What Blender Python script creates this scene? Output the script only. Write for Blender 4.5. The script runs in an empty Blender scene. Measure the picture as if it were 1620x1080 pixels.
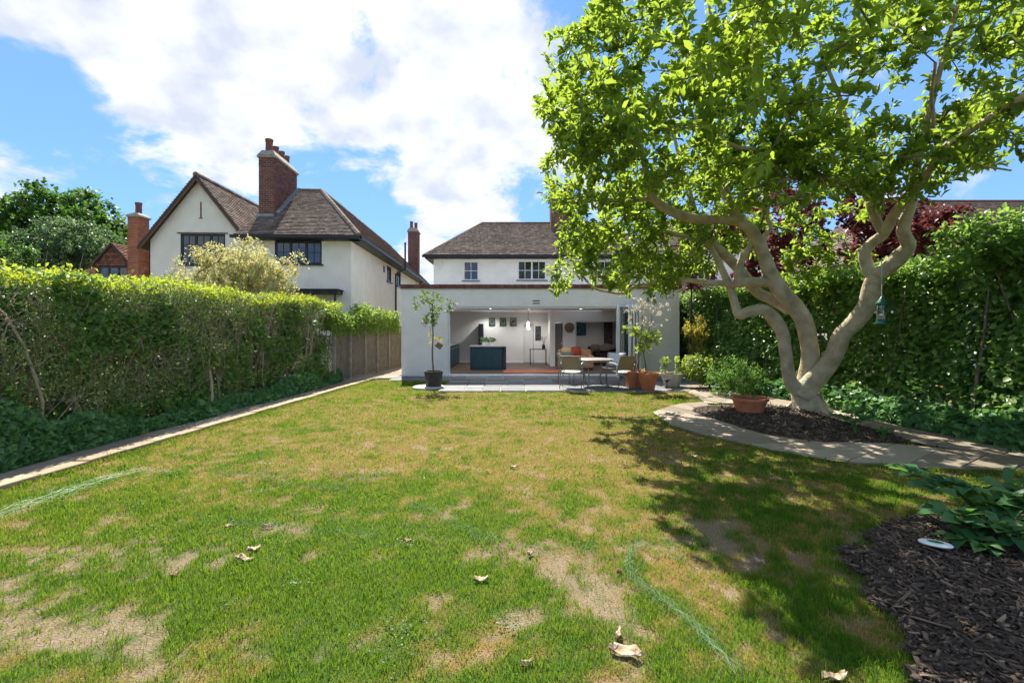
import bpy, math, random
import numpy as np
from mathutils import Vector, Matrix

random.seed(7)
RNG = np.random.default_rng(7)
SC = bpy.context.scene
COL = SC.collection

# ------------------------------------------------------------------ camera, sky, sun, exposure
F, CX, HY, H = 745.0, 810.0, 518.0, 1.6          # focal length in photo pixels, principal x, horizon y, eye height
def P(px, py, Y): return Vector(((px - CX) / F * Y, Y, H - (py - HY) / F * Y))
def G(px, py, z=0.0):
    Y = (H - z) * F / (py - HY)
    return Vector(((px - CX) / F * Y, Y, z))

cam = bpy.data.cameras.new('camera')
cam.sensor_width = 36.0
cam.lens = F / 1620 * 36
cam.shift_y = -(540 - HY) / 1620
cam.clip_end = 3000
camo = bpy.data.objects.new('camera', cam); COL.objects.link(camo)
camo.location = (0, 0, H); camo.rotation_euler = (math.pi / 2, 0, 0)
SC.camera = camo

SUNV = Vector((-0.19, 0.80, 1.0)).normalized()
EL = math.asin(SUNV.z); AZ = math.atan2(SUNV.x, SUNV.y)      # azimuth clockwise from +Y
sun = bpy.data.lights.new('sun', 'SUN'); sun.energy = 2.25; sun.angle = math.radians(0.5); sun.color = (1.0, 0.94, 0.83)
suno = bpy.data.objects.new('sun', sun); COL.objects.link(suno)
suno.rotation_euler = SUNV.to_track_quat('Z', 'Y').to_euler(); suno.location = (0, 0, 30)

W = bpy.data.worlds.new('World'); SC.world = W; W.use_nodes = True
def sky():
    nt = W.node_tree; nt.nodes.clear(); N = nt.nodes.new; L = nt.links.new
    out = N('ShaderNodeOutputWorld'); mix = N('ShaderNodeMixShader')
    b1 = N('ShaderNodeBackground'); b2 = N('ShaderNodeBackground')
    s = N('ShaderNodeTexSky'); s.sky_type = 'NISHITA'; s.sun_disc = False
    s.sun_elevation = EL; s.sun_rotation = AZ; s.dust_density = 0.0; s.ozone_density = 4.0; s.air_density = 1.0; s.altitude = 1500
    bw = N('ShaderNodeRGBToBW'); L(s.outputs[0], bw.inputs[0])
    pw = N('ShaderNodeMath'); pw.operation = 'POWER'; pw.inputs[1].default_value = 0.35; L(bw.outputs[0], pw.inputs[0])
    sc_ = N('ShaderNodeVectorMath'); sc_.operation = 'SCALE'; sc_.inputs[0].default_value = (0.52, 1.12, 2.25); L(pw.outputs[0], sc_.inputs['Scale'])
    mxs = N('ShaderNodeMix'); mxs.data_type = 'RGBA'; mxs.inputs['Factor'].default_value = 0.9; L(s.outputs[0], mxs.inputs['A']); L(sc_.outputs[0], mxs.inputs['B'])
    L(mxs.outputs['Result'], b1.inputs[0]); b1.inputs[1].default_value = 0.062
    b2.inputs[0].default_value = (0.93, 0.955, 1.0, 1); b2.inputs[1].default_value = 0.218
    tc = N('ShaderNodeTexCoord'); sep = N('ShaderNodeSeparateXYZ'); L(tc.outputs['Generated'], sep.inputs[0])
    add = N('ShaderNodeMath'); add.operation = 'ADD'; add.inputs[1].default_value = 0.5; L(sep.outputs['Z'], add.inputs[0])
    dv = N('ShaderNodeVectorMath'); dv.operation = 'DIVIDE'
    cmb = N('ShaderNodeCombineXYZ')
    for i in range(3): L(add.outputs[0], cmb.inputs[i])
    L(tc.outputs['Generated'], dv.inputs[0]); L(cmb.outputs[0], dv.inputs[1])
    n1 = N('ShaderNodeTexNoise'); n1.inputs['Scale'].default_value = 5.4; n1.inputs['Detail'].default_value = 10; n1.inputs['Roughness'].default_value = 0.6; n1.inputs['Distortion'].default_value = 0.3
    L(dv.outputs[0], n1.inputs['Vector'])
    nc = N('ShaderNodeMapRange'); nc.clamp = False; nc.inputs['From Min'].default_value = 0.24; nc.inputs['From Max'].default_value = 0.76; L(n1.outputs[0], nc.inputs['Value'])
    acc = nc.outputs[0]
    # cumulus banks, as the sky over this garden has them
    banks = [(280,110,.22,.12),(480,120,.24,.12),(640,60,.24,.11),(740,150,.22,.14),(60,10,.20,.16),(690,315,.085,.20),(10,300,.10,.20),(180,50,.2,.12),
             (790,60,.2,.12),(360,20,.2,.12),(330,200,.13,.13),(800,250,.12,.10),(260,325,.05,.10),(700,230,.08,.10),
             (60,215,.14,-.30),(230,300,.13,-.22),(530,300,.10,-.30),(40,140,.08,-.22),(960,10,.16,-.26),(570,50,.035,-.26),(1250,100,.45,-.20),(645,245,.04,-.18),(845,390,.06,-.14),(400,270,.07,-.16),(620,360,.05,-.14)]
    for px, py, rad, amt in banks:
        d = P(px, py, 1.0) - Vector((0, 0, H)); d.normalize()
        dt = N('ShaderNodeVectorMath'); dt.operation = 'DOT_PRODUCT'; dt.inputs[1].default_value = d
        L(tc.outputs['Generated'], dt.inputs[0])
        mr = N('ShaderNodeMapRange'); mr.interpolation_type = 'SMOOTHSTEP'
        mr.inputs['From Min'].default_value = math.cos(rad * 1.35); mr.inputs['From Max'].default_value = 1.0
        mr.inputs['To Max'].default_value = amt
        L(dt.outputs['Value'], mr.inputs['Value'])
        a2 = N('ShaderNodeMath'); a2.operation = 'ADD'; L(acc, a2.inputs[0]); L(mr.outputs[0], a2.inputs[1]); acc = a2.outputs[0]
    ramp = N('ShaderNodeMapRange'); ramp.interpolation_type = 'SMOOTHSTEP'
    ramp.inputs['From Min'].default_value = 0.36; ramp.inputs['From Max'].default_value = 0.70; ramp.inputs['To Max'].default_value = 0.95
    L(acc, ramp.inputs['Value'])
    # thick cloud is greyer in its middle
    n2 = N('ShaderNodeTexNoise'); n2.inputs['Scale'].default_value = 9; n2.inputs['Detail'].default_value = 6; L(dv.outputs[0], n2.inputs['Vector'])
    cm = N('ShaderNodeMix'); cm.data_type = 'RGBA'; cm.inputs['A'].default_value = (0.66, 0.71, 0.82, 1); cm.inputs['B'].default_value = (1.0, 1.0, 1.0, 1)
    cr = N('ShaderNodeMapRange'); cr.inputs['From Min'].default_value = 0.36; cr.inputs['From Max'].default_value = 0.62
    L(n2.outputs[0], cr.inputs['Value']); L(cr.outputs[0], cm.inputs['Factor']); L(cm.outputs['Result'], b2.inputs[0])
    L(ramp.outputs[0], mix.inputs[0]); L(b1.outputs[0], mix.inputs[1]); L(b2.outputs[0], mix.inputs[2]); L(mix.outputs[0], out.inputs[0])
sky()
SC.view_settings.view_transform = 'Standard'; SC.view_settings.look = 'None'
SC.view_settings.exposure = 2.42; SC.view_settings.gamma = 1.0
SC.view_settings.use_curve_mapping = False
SC.render.engine = 'CYCLES'
SC.cycles.use_denoising = True
SC.cycles.max_bounces = 8; SC.cycles.diffuse_bounces = 4; SC.cycles.glossy_bounces = 3
SC.cycles.transmission_bounces = 6; SC.cycles.transparent_max_bounces = 12
SC.cycles.sample_clamp_indirect = 6.0
SC.cycles.use_adaptive_sampling = True; SC.cycles.adaptive_threshold = 0.02

# ------------------------------------------------------------------ helpers
OFF = {}
class MB:
    def __init__(s): s.v = []; s.f = []; s.r = []; s.cur = 0.5; s.any = False
    def add(s, vs, fs):
        b = len(s.v); s.v += [tuple(v) for v in vs]; s.r += [s.cur] * len(vs)
        s.f += [tuple(i + b for i in f) for f in fs]; return s
    def rnd(s, x=None): s.cur = random.random() if x is None else x; s.any = True; return s
    def box(s, x0, x1, y0, y1, z0, z1):
        return s.add([(x0,y0,z0),(x1,y0,z0),(x1,y1,z0),(x0,y1,z0),(x0,y0,z1),(x1,y0,z1),(x1,y1,z1),(x0,y1,z1)],
                     [(0,3,2,1),(4,5,6,7),(0,1,5,4),(1,2,6,5),(2,3,7,6),(3,0,4,7)])
    def bbox(s, x0, x1, y0, y1, z0, z1, b=0.01):
        """box with chamfered vertical and top edges"""
        o = [(x0+b,y0),(x1-b,y0),(x1,y0+b),(x1,y1-b),(x1-b,y1),(x0+b,y1),(x0,y1-b),(x0,y0+b)]
        i = [(min(max(x,x0+2*b),x1-2*b), min(max(y,y0+2*b),y1-2*b)) for x, y in o]
        vs = [(x,y,z0) for x,y in o] + [(x,y,z1-b) for x,y in o] + [(x,y,z1) for x,y in i]
        fs = [tuple(range(7,-1,-1)), tuple(range(16,24))]
        for k in range(8):
            m = (k+1) % 8; fs += [(k,m,m+8,k+8),(k+8,m+8,m+16,k+16)]
        return s.add(vs, fs)
    def prism(s, pts, z0, z1, b=0.0):
        """polygon in plan (counter-clockwise) pulled up from z0 to z1, top edge chamfered by b"""
        n = len(pts)
        if b:
            c = Vector((sum(p[0] for p in pts)/n, sum(p[1] for p in pts)/n))
            top = []
            for p in pts:
                d = Vector((p[0],p[1])) - c; d = d * max(0, 1 - b*1.4/max(d.length,1e-6)); top.append((c.x+d.x, c.y+d.y))
            vs = [(p[0],p[1],z0) for p in pts]+[(p[0],p[1],z1-b*.7) for p in pts]+[(p[0],p[1],z1) for p in top]
            fs = [tuple(range(2*n,3*n))]
            for k in range(n):
                m=(k+1)%n; fs += [(k,m,m+n,k+n),(k+n,m+n,m+2*n,k+2*n)]
        else:
            vs = [(p[0],p[1],z0) for p in pts]+[(p[0],p[1],z1) for p in pts]
            fs = [tuple(range(n-1,-1,-1)), tuple(range(n,2*n))]+[(k,(k+1)%n,(k+1)%n+n,k+n) for k in range(n)]
        return s.add(vs, fs)
    def slab(s, pts, t):
        """flat polygon of 3d points given thickness t along its normal"""
        pts=[Vector(p) for p in pts]; n=len(pts)
        nm=(pts[1]-pts[0]).cross(pts[2]-pts[0]).normalized()*t
        vs=pts+[p-nm for p in pts]
        return s.add(vs,[tuple(range(n)),tuple(range(2*n-1,n-1,-1))]+[(k,k+n,(k+1)%n+n,(k+1)%n) for k in range(n)])
    def bar(s, a, b, w, h=None, up=(0,0,1)):
        a=Vector(a); b=Vector(b); h=w if h is None else h
        d=(b-a).normalized(); u=Vector(up)
        if abs(d.dot(u))>.98: u=Vector((0,1,0))
        x=d.cross(u).normalized()*w/2; y=x.cross(d).normalized()*h/2
        vs=[a-x-y,a+x-y,a+x+y,a-x+y,b-x-y,b+x-y,b+x+y,b-x+y]
        return s.add(vs,[(3,2,1,0),(4,5,6,7),(0,1,5,4),(1,2,6,5),(2,3,7,6),(3,0,4,7)])
    def tube(s, pts, rad, n=8, caps=True):
        pts=[Vector(p) for p in pts]; m=len(pts)
        rad=[rad]*m if not hasattr(rad,'__len__') else rad
        vs=[]; ref=None
        for i,p in enumerate(pts):
            d=(pts[min(i+1,m-1)]-pts[max(i-1,0)])
            d=d.normalized() if d.length>1e-9 else Vector((0,0,1))
            if ref is None:
                ref=Vector((1,0,0)) if abs(d.x)<.8 else Vector((0,1,0))
            x=(ref-d*ref.dot(d)).normalized(); ref=x; y=d.cross(x)
            for k in range(n):
                a=2*math.pi*k/n; vs.append(p+(x*math.cos(a)+y*math.sin(a))*rad[i])
        fs=[(i*n+k,i*n+(k+1)%n,(i+1)*n+(k+1)%n,(i+1)*n+k) for i in range(m-1) for k in range(n)]
        if caps: fs+=[tuple(range(n-1,-1,-1)),tuple(range((m-1)*n,m*n))]
        return s.add(vs,fs)
    def lathe(s, prof, c=(0,0,0), n=24, caps=False):
        m=len(prof); vs=[]
        for r,z in prof:
            for k in range(n):
                a=2*math.pi*k/n; vs.append((c[0]+r*math.cos(a),c[1]+r*math.sin(a),c[2]+z))
        fs=[(i*n+k,i*n+(k+1)%n,(i+1)*n+(k+1)%n,(i+1)*n+k) for i in range(m-1) for k in range(n)]
        if caps: fs+=[tuple(range(n-1,-1,-1)),tuple(range((m-1)*n,m*n))]
        return s.add(vs,fs)
    def build(s, name, mat, parent=None, smooth=False, local=False, **tags):
        me=bpy.data.meshes.new(name)
        off=Vector((0,0,0)) if (parent is None or local) else OFF.get(parent.name,Vector((0,0,0)))
        me.from_pydata([(x-off.x,y-off.y,z-off.z) for x,y,z in s.v],[],s.f)
        if s.any:
            me.attributes.new('rnd','FLOAT','POINT').data.foreach_set('value',s.r)
        if smooth: me.polygons.foreach_set('use_smooth',[True]*len(me.polygons))
        me.update()
        return link(name,me,mat,parent,**tags)
def link(name, me, mat, parent=None, **tags):
    if mat is not None: me.materials.append(mat)
    o=bpy.data.objects.new(name,me); COL.objects.link(o)
    if parent is not None:
        o.parent=parent; OFF[o.name]=OFF.get(parent.name,Vector((0,0,0))).copy()
    tag(o,**tags); return o
def tag(o, label=None, cat=None, group=None, kind=None):
    if label: o['label']=label
    if cat: o['category']=cat
    if group: o['group']=group
    if kind: o['kind']=kind
    return o
def thing(name, label, cat, loc=(0,0,0), rz=0.0, group=None):
    o=bpy.data.objects.new(name,None); COL.objects.link(o); o.empty_display_size=.1
    o.location=loc; o.rotation_euler=(0,0,rz); OFF[o.name]=Vector(loc)
    return tag(o,label,cat,group)
def dup(root, loc, rz, label, parent=None):
    r=root.copy(); COL.objects.link(r)
    if parent is None: r.location=loc; r.rotation_euler=(0,0,rz); r['label']=label
    else: r.parent=parent
    for ch in list(root.children): dup(ch,None,None,None,r)
    return r
def np_mesh(name, co, faces, rnd=None, smooth=False):
    """co (n,3), faces (m,k)"""
    me=bpy.data.meshes.new(name); n=len(co); m,k=faces.shape
    me.vertices.add(n); me.vertices.foreach_set('co',co.astype(np.float32).ravel())
    me.loops.add(m*k); me.loops.foreach_set('vertex_index',faces.astype(np.int32).ravel())
    me.polygons.add(m); me.polygons.foreach_set('loop_start',np.arange(0,m*k,k,dtype=np.int32))
    if smooth: me.polygons.foreach_set('use_smooth',np.ones(m,dtype=bool))
    me.update(calc_edges=True)
    if rnd is not None:
        me.attributes.new('rnd','FLOAT','POINT').data.foreach_set('value',rnd.astype(np.float32))
    return me
def unit(a): return a/np.maximum(np.linalg.norm(a,axis=-1,keepdims=True),1e-9)
# leaf templates: x side, y along, z normal
def T_leaf(w=.42, fold=.12, droop=.12):
    v=np.array([(0,0,0),(0,.5,-.0),(0,1,-droop),(-w*.45,.28,fold*.6),(-w*.5,.66,fold),(w*.45,.28,fold*.6),(w*.5,.66,fold)],float)
    f=np.array([(0,1,3),(3,1,4),(1,2,4),(0,5,1),(5,6,1),(1,6,2)]); return v,f
def T_simple(w=.55, fold=.1):
    v=np.array([(0,0,0),(0,1,-.08),(-w*.5,.5,fold),(w*.5,.5,fold)],float)
    return v,np.array([(0,1,2),(0,3,1)])
def T_ivy():
    v=np.array([(0,0,0),(0,1,-.1),(-.5,.42,.05),(-.28,.08,.02),(.5,.42,.05),(.28,.08,.02)],float)
    return v,np.array([(0,1,2),(0,2,3),(0,4,1),(0,5,4)])
LEAFTRI=[0]
def leaves(name, c, d, nrm, size, tpl, mat, parent, rnd=None, **tags):
    v,f=tpl; n=len(c); d=unit(d); x=unit(np.cross(d,nrm)); z=np.cross(x,d)
    size=np.broadcast_to(size,(n,))[:,None,None]
    co=c[:,None,:]+size*(v[None,:,0:1]*x[:,None,:]+v[None,:,1:2]*d[:,None,:]+v[None,:,2:3]*z[:,None,:])
    fa=(f[None]+(np.arange(n)*len(v))[:,None,None]).reshape(-1,3); LEAFTRI[0]+=len(fa)
    off=OFF.get(parent.name,Vector((0,0,0))) if parent is not None else Vector((0,0,0))
    co=co.reshape(-1,3)-np.array(off)
    r=np.repeat(RNG.random(n) if rnd is None else rnd,len(v))
    return link(name,np_mesh(name,co,fa,r),mat,parent,**tags)
def rv(n): return unit(RNG.normal(size=(n,3)))
class VNoise:
    """value noise, vectorised"""
    def __init__(s,seed): s.t=np.random.default_rng(seed).random((64,64,64))
    def __call__(s,p,sc=1.0,oct=1):
        p=np.asarray(p,float)*sc; o=0; a=1; tot=0
        for _ in range(oct):
            i=np.floor(p).astype(int); f=p-i; f=f*f*(3-2*f); r=0
            for dx in (0,1):
                for dy in (0,1):
                    for dz in (0,1):
                        w=np.where(dx,f[...,0],1-f[...,0])*np.where(dy,f[...,1],1-f[...,1])*np.where(dz,f[...,2],1-f[...,2])
                        r=r+w*s.t[(i[...,0]+dx)%64,(i[...,1]+dy)%64,(i[...,2]+dz)%64]
            o=o+a*r; tot+=a; a*=.5; p=p*2.03+7.1
        return o/tot
VN=VNoise(3)
def catmull(pts, rad, sub=5):
    pts=[Vector(p) for p in pts]; P_=[pts[0]*2-pts[1]]+pts+[pts[-1]*2-pts[-2]]; o=[]; r=[]
    for i in range(1,len(P_)-2):
        a,b,c,d=P_[i-1:i+3]
        for k in range(sub):
            t=k/sub
            o.append(.5*((2*b)+(c-a)*t+(2*a-5*b+4*c-d)*t*t+(3*b-a-3*c+d)*t**3)); r.append(rad[i-1]+(rad[i]-rad[i-1])*t)
    return o+[pts[-1]], r+[rad[-1]]

# ------------------------------------------------------------------ materials
MATS={}
def newmat(name):
    m=bpy.data.materials.new(name); m.use_nodes=True; nt=m.node_tree
    return m,nt,nt.nodes.new,nt.links.new,nt.nodes['Principled BSDF']
def pm(name, c1, c2=None, scale=6.0, rough=.7, bump=0.0, bscale=60.0, metal=0.0, spec=.35, detail=5, c3=None, rndmix=False, lo=.35, hi=.65, stretch=None, bdist=.01):
    """plain surface: two or three colours through noise, plus fine relief"""
    m,nt,N,L,b=newmat(name)
    b.inputs['Roughness'].default_value=rough; b.inputs['Metallic'].default_value=metal; b.inputs['Specular IOR Level'].default_value=spec
    b.inputs['Base Color'].default_value=(*c1,1)
    tc=N('ShaderNodeTexCoord'); vec=tc.outputs['Object']
    if stretch:
        mp=N('ShaderNodeMapping'); mp.inputs['Scale'].default_value=stretch; L(vec,mp.inputs['Vector']); vec=mp.outputs[0]
    if c2 is not None:
        n=N('ShaderNodeTexNoise'); n.inputs['Scale'].default_value=scale; n.inputs['Detail'].default_value=detail; L(vec,n.inputs['Vector'])
        fac=n.outputs[0]
        if rndmix:
            at=N('ShaderNodeAttribute'); at.attribute_name='rnd'
            mm=N('ShaderNodeMath'); mm.operation='MULTIPLY_ADD'; mm.inputs[1].default_value=.5
            m2=N('ShaderNodeMath'); m2.operation='MULTIPLY'; m2.inputs[1].default_value=.5
            L(fac,m2.inputs[0]); L(at.outputs['Fac'],mm.inputs[0]); L(m2.outputs[0],mm.inputs[2]); fac=mm.outputs[0]
        r=N('ShaderNodeValToRGB'); r.color_ramp.elements[0].position=lo; r.color_ramp.elements[1].position=hi
        r.color_ramp.elements[0].color=(*c1,1); r.color_ramp.elements[1].color=(*c2,1)
        if c3 is not None:
            e=r.color_ramp.elements.new((lo+hi)/2); e.color=(*c3,1)
        L(fac,r.inputs[0]); L(r.outputs[0],b.inputs['Base Color'])
    if bump:
        n=N('ShaderNodeTexNoise'); n.inputs['Scale'].default_value=bscale; n.inputs['Detail'].default_value=4; L(vec,n.inputs['Vector'])
        bp=N('ShaderNodeBump'); bp.inputs['Strength'].default_value=bump; bp.inputs['Distance'].default_value=bdist
        L(n.outputs[0],bp.inputs['Height']); L(bp.outputs[0],b.inputs['Normal'])
    MATS[name]=m; return m
def leafmat(name, cols, trans, tfac=.4, rough=.5, spec=.3):
    m,nt,N,L,b=newmat(name)
    at=N('ShaderNodeAttribute'); at.attribute_name='rnd'
    r=N('ShaderNodeValToRGB'); els=r.color_ramp.elements
    for i,c in enumerate(cols):
        pos=i/(len(cols)-1)
        e=els[0] if i==0 else (els[len(els)-1] if i==len(cols)-1 else els.new(pos)); e.position=pos; e.color=(*c,1)
    L(at.outputs['Fac'],r.inputs[0]); L(r.outputs[0],b.inputs['Base Color'])
    b.inputs['Roughness'].default_value=rough; b.inputs['Specular IOR Level'].default_value=spec
    t=N('ShaderNodeBsdfTranslucent')
    r2=N('ShaderNodeMix'); r2.data_type='RGBA'; r2.blend_type='MULTIPLY'; r2.inputs['Factor'].default_value=.0
    mixc=N('ShaderNodeMix'); mixc.data_type='RGBA'; mixc.inputs['Factor'].default_value=.75; mixc.inputs['B'].default_value=(*trans,1)
    L(r.outputs[0],mixc.inputs['A']); L(mixc.outputs['Result'],t.inputs['Color'])
    mx=N('ShaderNodeMixShader'); mx.inputs[0].default_value=tfac
    L(b.outputs[0],mx.inputs[1]); L(t.outputs[0],mx.inputs[2]); L(mx.outputs[0],nt.nodes['Material Output'].inputs[0])
    MATS[name]=m; return m
def glassmat(name, tint=(.9,.95,.95), clear=.85):
    m,nt,N,L,b=newmat(name); nt.nodes.remove(b)
    t=N('ShaderNodeBsdfTransparent'); t.inputs[0].default_value=(*tint,1)
    g=N('ShaderNodeBsdfGlossy'); g.inputs['Roughness'].default_value=.02
    lw=N('ShaderNodeFresnel'); lw.inputs[0].default_value=1.5
    mx=N('ShaderNodeMixShader'); L(lw.outputs[0],mx.inputs[0]); L(t.outputs[0],mx.inputs[1]); L(g.outputs[0],mx.inputs[2])
    L(mx.outputs[0],nt.nodes['Material Output'].inputs[0]); MATS[name]=m; return m

pm('render_white',(.82,.80,.74),(.89,.87,.82),2.0,.9,1.0,20,spec=.15,bdist=.02)
pm('render_cream',(.82,.77,.66),(.88,.84,.74),2.0,.9,.9,22,spec=.15,bdist=.02)
pm('tile_roof',(.12,.095,.083),(.28,.228,.198),9,.9,.3,80,spec=.08,c3=(.20,.155,.13),rndmix=True,lo=.2,hi=.8)
pm('tile_red',(.10,.045,.03),(.26,.13,.085),9,.9,.3,80,spec=.08,rndmix=True,lo=.2,hi=.8)
pm('roof_under',(.06,.05,.045))
pm('brick_dark',(.10,.042,.032),(.24,.105,.075),12,.85,.4,90,c3=(.17,.07,.05),rndmix=True,lo=.2,hi=.8)
pm('brick_red',(.30,.085,.04),(.50,.19,.09),12,.85,.4,90,rndmix=True,lo=.2,hi=.8)
pm('mortar',(.36,.33,.29),(.46,.43,.38),20,.95,.3,120)
pm('cement',(.27,.24,.195),(.40,.365,.30),10,.9,.4,60)
pm('clay_pot',(.14,.06,.045),(.22,.10,.07),8,.8)
pm('terracotta',(.40,.135,.06),(.52,.20,.10),5,.75,.15,50)
pm('lead',(.22,.25,.28),(.33,.36,.4),8,.5,.2,40)
pm('gutter',(.018,.020,.024),None,rough=.45)
pm('dark_frame',(.018,.026,.034),(.03,.04,.05),8,.45)
pm('white_frame',(.78,.79,.79),None,rough=.4)
pm('slate_sill',(.13,.13,.13),(.2,.2,.2),8,.7)
pm('alu',(.70,.72,.72),(.78,.79,.79),5,.35)
pm('alu_dark',(.16,.17,.18),None,rough=.4,metal=.4)
pm('barge',(.16,.075,.04),(.22,.11,.06),8,.7)
pm('wood_fence',(.17,.13,.09),(.30,.24,.17),5,.85,.3,60,stretch=(6,6,1))
pm('lattice',(.24,.21,.16),(.36,.32,.25),6,.85,.2,60)
pm('stone_path',(.18,.145,.105),(.34,.285,.215),7,.9,.35,70,c3=(.26,.215,.16),rndmix=True,lo=.25,hi=.8)
pm('stone_edge',(.30,.22,.14),(.42,.33,.22),7,.9,.35,70,rndmix=True,lo=.25,hi=.8)
pm('slate_flag',(.085,.092,.10),(.20,.20,.205),3,.75,.3,40,c3=(.14,.145,.15),rndmix=True,lo=.25,hi=.8)
pm('pale_stone',(.46,.43,.37),(.60,.57,.50),5,.85,.3,50,rndmix=True,lo=.25,hi=.8)
pm('joint',(.30,.27,.22),(.38,.34,.28),30,.95,.3,120)
pm('joint_grey',(.34,.33,.31),(.44,.43,.40),30,.95,.3,120)
pm('soil',(.05,.036,.024),(.10,.075,.05),14,.95,.6,60)
pm('bark_pale',(.29,.235,.145),(.56,.50,.37),5,.85,1.0,18,c3=(.44,.375,.25),stretch=(1,1,1.0),lo=.25,hi=.75,bdist=.02,detail=9)
pm('bark_dark',(.045,.033,.024),(.11,.085,.062),14,.9,.6,40)
pm('bark_twig',(.095,.075,.055),(.17,.14,.105),14,.85,.4,60)
pm('stem_tan',(.20,.16,.11),(.42,.35,.25),9,.85,.4,50,rndmix=True,lo=.25,hi=.8)
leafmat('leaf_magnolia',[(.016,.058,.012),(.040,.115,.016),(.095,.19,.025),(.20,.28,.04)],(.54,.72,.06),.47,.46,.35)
leafmat('leaf_privet',[(.09,.17,.02),(.20,.30,.03),(.36,.42,.05)],(.62,.72,.05),.45)
leafmat('leaf_hedge',[(.055,.13,.035),(.11,.23,.05),(.21,.32,.085)],(.34,.54,.09),.38,.5,.3)
leafmat('leaf_greyhedge',[(.085,.15,.05),(.17,.26,.08),(.30,.36,.14)],(.38,.5,.13),.36,.5)
leafmat('leaf_ivy',[(.04,.12,.042),(.09,.22,.072),(.18,.34,.11)],(.30,.56,.12),.3,.45,.4)
leafmat('leaf_beech',[(.03,.09,.024),(.07,.17,.036),(.15,.27,.06),(.32,.42,.15)],(.44,.68,.10),.42,.38,.5)
leafmat('leaf_fartree',[(.02,.07,.012),(.045,.12,.02),(.085,.18,.03)],(.2,.4,.05),.3)
leafmat('leaf_farwillow',[(.035,.08,.035),(.075,.13,.06),(.12,.18,.085)],(.2,.35,.1),.28)
leafmat('leaf_variegated',[(.28,.30,.09),(.52,.50,.20),(.68,.64,.36)],(.75,.7,.3),.35,.5)
leafmat('leaf_acer',[(.045,.014,.02),(.085,.02,.026),(.16,.04,.035),(.26,.10,.055)],(.26,.06,.06),.34)
leafmat('leaf_climber',[(.06,.14,.02),(.13,.24,.035),(.24,.34,.06)],(.45,.62,.08),.42)
leafmat('leaf_gold',[(.22,.25,.04),(.42,.40,.07),(.5,.32,.06)],(.7,.6,.08),.4)
leafmat('leaf_fern',[(.06,.15,.03),(.10,.22,.045),(.15,.28,.06)],(.3,.55,.08),.4)
leafmat('leaf_peony',[(.03,.10,.04),(.055,.155,.055),(.12,.24,.07)],(.22,.48,.08),.34,.5,.35)
leafmat('leaf_fig',[(.10,.18,.03),(.18,.28,.05),(.30,.38,.08)],(.5,.6,.1),.4)
leafmat('leaf_citrus',[(.04,.10,.025),(.08,.15,.04),(.15,.22,.07)],(.3,.45,.08),.35)
pm('dry_leaf',(.26,.17,.09),(.60,.50,.36),14,.75,.6,60,c3=(.47,.37,.24))
pm('dry_leaf_brown',(.20,.10,.06),(.36,.22,.15),9,.7,.4,40)
pm('net',(.16,.42,.28),(.30,.55,.42),9,.5)
pm('net_pale',(.17,.34,.17),(.30,.46,.28),9,.5)

# ------------------------------------------------------------------ the ground: lawn, paths, patio, beds
def inpoly(x, y, poly):
    x=np.asarray(x); y=np.asarray(y); ins=np.zeros(x.shape,bool); n=len(poly)
    for i in range(n):
        x0,y0=poly[i][:2]; x1,y1=poly[(i+1)%n][:2]
        c=((y0>y)!=(y1>y))&(x<(x1-x0)*(y-y0)/((y1-y0) if y1!=y0 else 1e-9)+x0); ins^=c
    return ins
def XL(Y): return -5.02+.08*(Y-4.62)           # lawn side of the straight path
def XH(Y): return -5.68+.08*(Y-5.25)           # hedge side
D=15.3                                          # garden front of the house
BED1=[G(*p) for p in [(1092,651),(1105,646),(1125,644),(1200,642),(1265,648),(1330,666),(1440,699),(1400,703),(1290,703),(1210,690),(1150,672),(1110,659)]]
BED2=[G(*p) for p in [(1392,838),(1430,826),(1500,818),(1580,808),(1700,795),(2000,800),(2300,1000),(2300,1500),(1700,1300),(1452,1090),(1440,1010),(1400,965),(1375,930),(1348,900),(1362,870)]]
FO=[G(*p) for p in [(1115,638),(1070,641),(1032,653),(1060,673),(1120,691),(1220,713),(1320,731),(1460,742),(1620,746),(1800,754)]]
FI=[G(*p) for p in [(1125,644),(1105,646),(1092,651),(1110,659),(1150,672),(1210,690),(1290,703),(1400,703),(1580,722),(1800,736)]]
BO=[G(*p) for p in [(1095,606),(1145,618),(1230,632),(1300,645),(1361,660),(1450,682),(1620,712),(1800,720)]]
BI=[G(*p) for p in [(1078,616),(1118,638),(1200,642),(1265,648),(1330,666),(1440,700),(1590,723),(1800,736)]]
PATIO=[(-3.75,14.15),(-1.85,14.15),(-1.85,11.75),(5.6,11.75),(5.6,15.3),(-3.75,15.3)]
LPATH=[(XL(.3),.3),(XL(14.2),14.2),(-3.75,15.0),(-3.6,19),(XH(19),19),(XH(.3)-.3,.3)]
RING1=FO+FI[::-1]; RING2=BO+BI[::-1]

def ragged(X,Y,poly):
    q=np.stack([X,Y,0*X],-1); return inpoly(X+.34*(VN(q+17,5,3)-.5),Y+.34*(VN(q+27,5,3)-.5),poly)
def px_of(X,Y): Yc=np.maximum(Y,.6); return CX+F*X/Yc, HY+F*H/Yc
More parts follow.
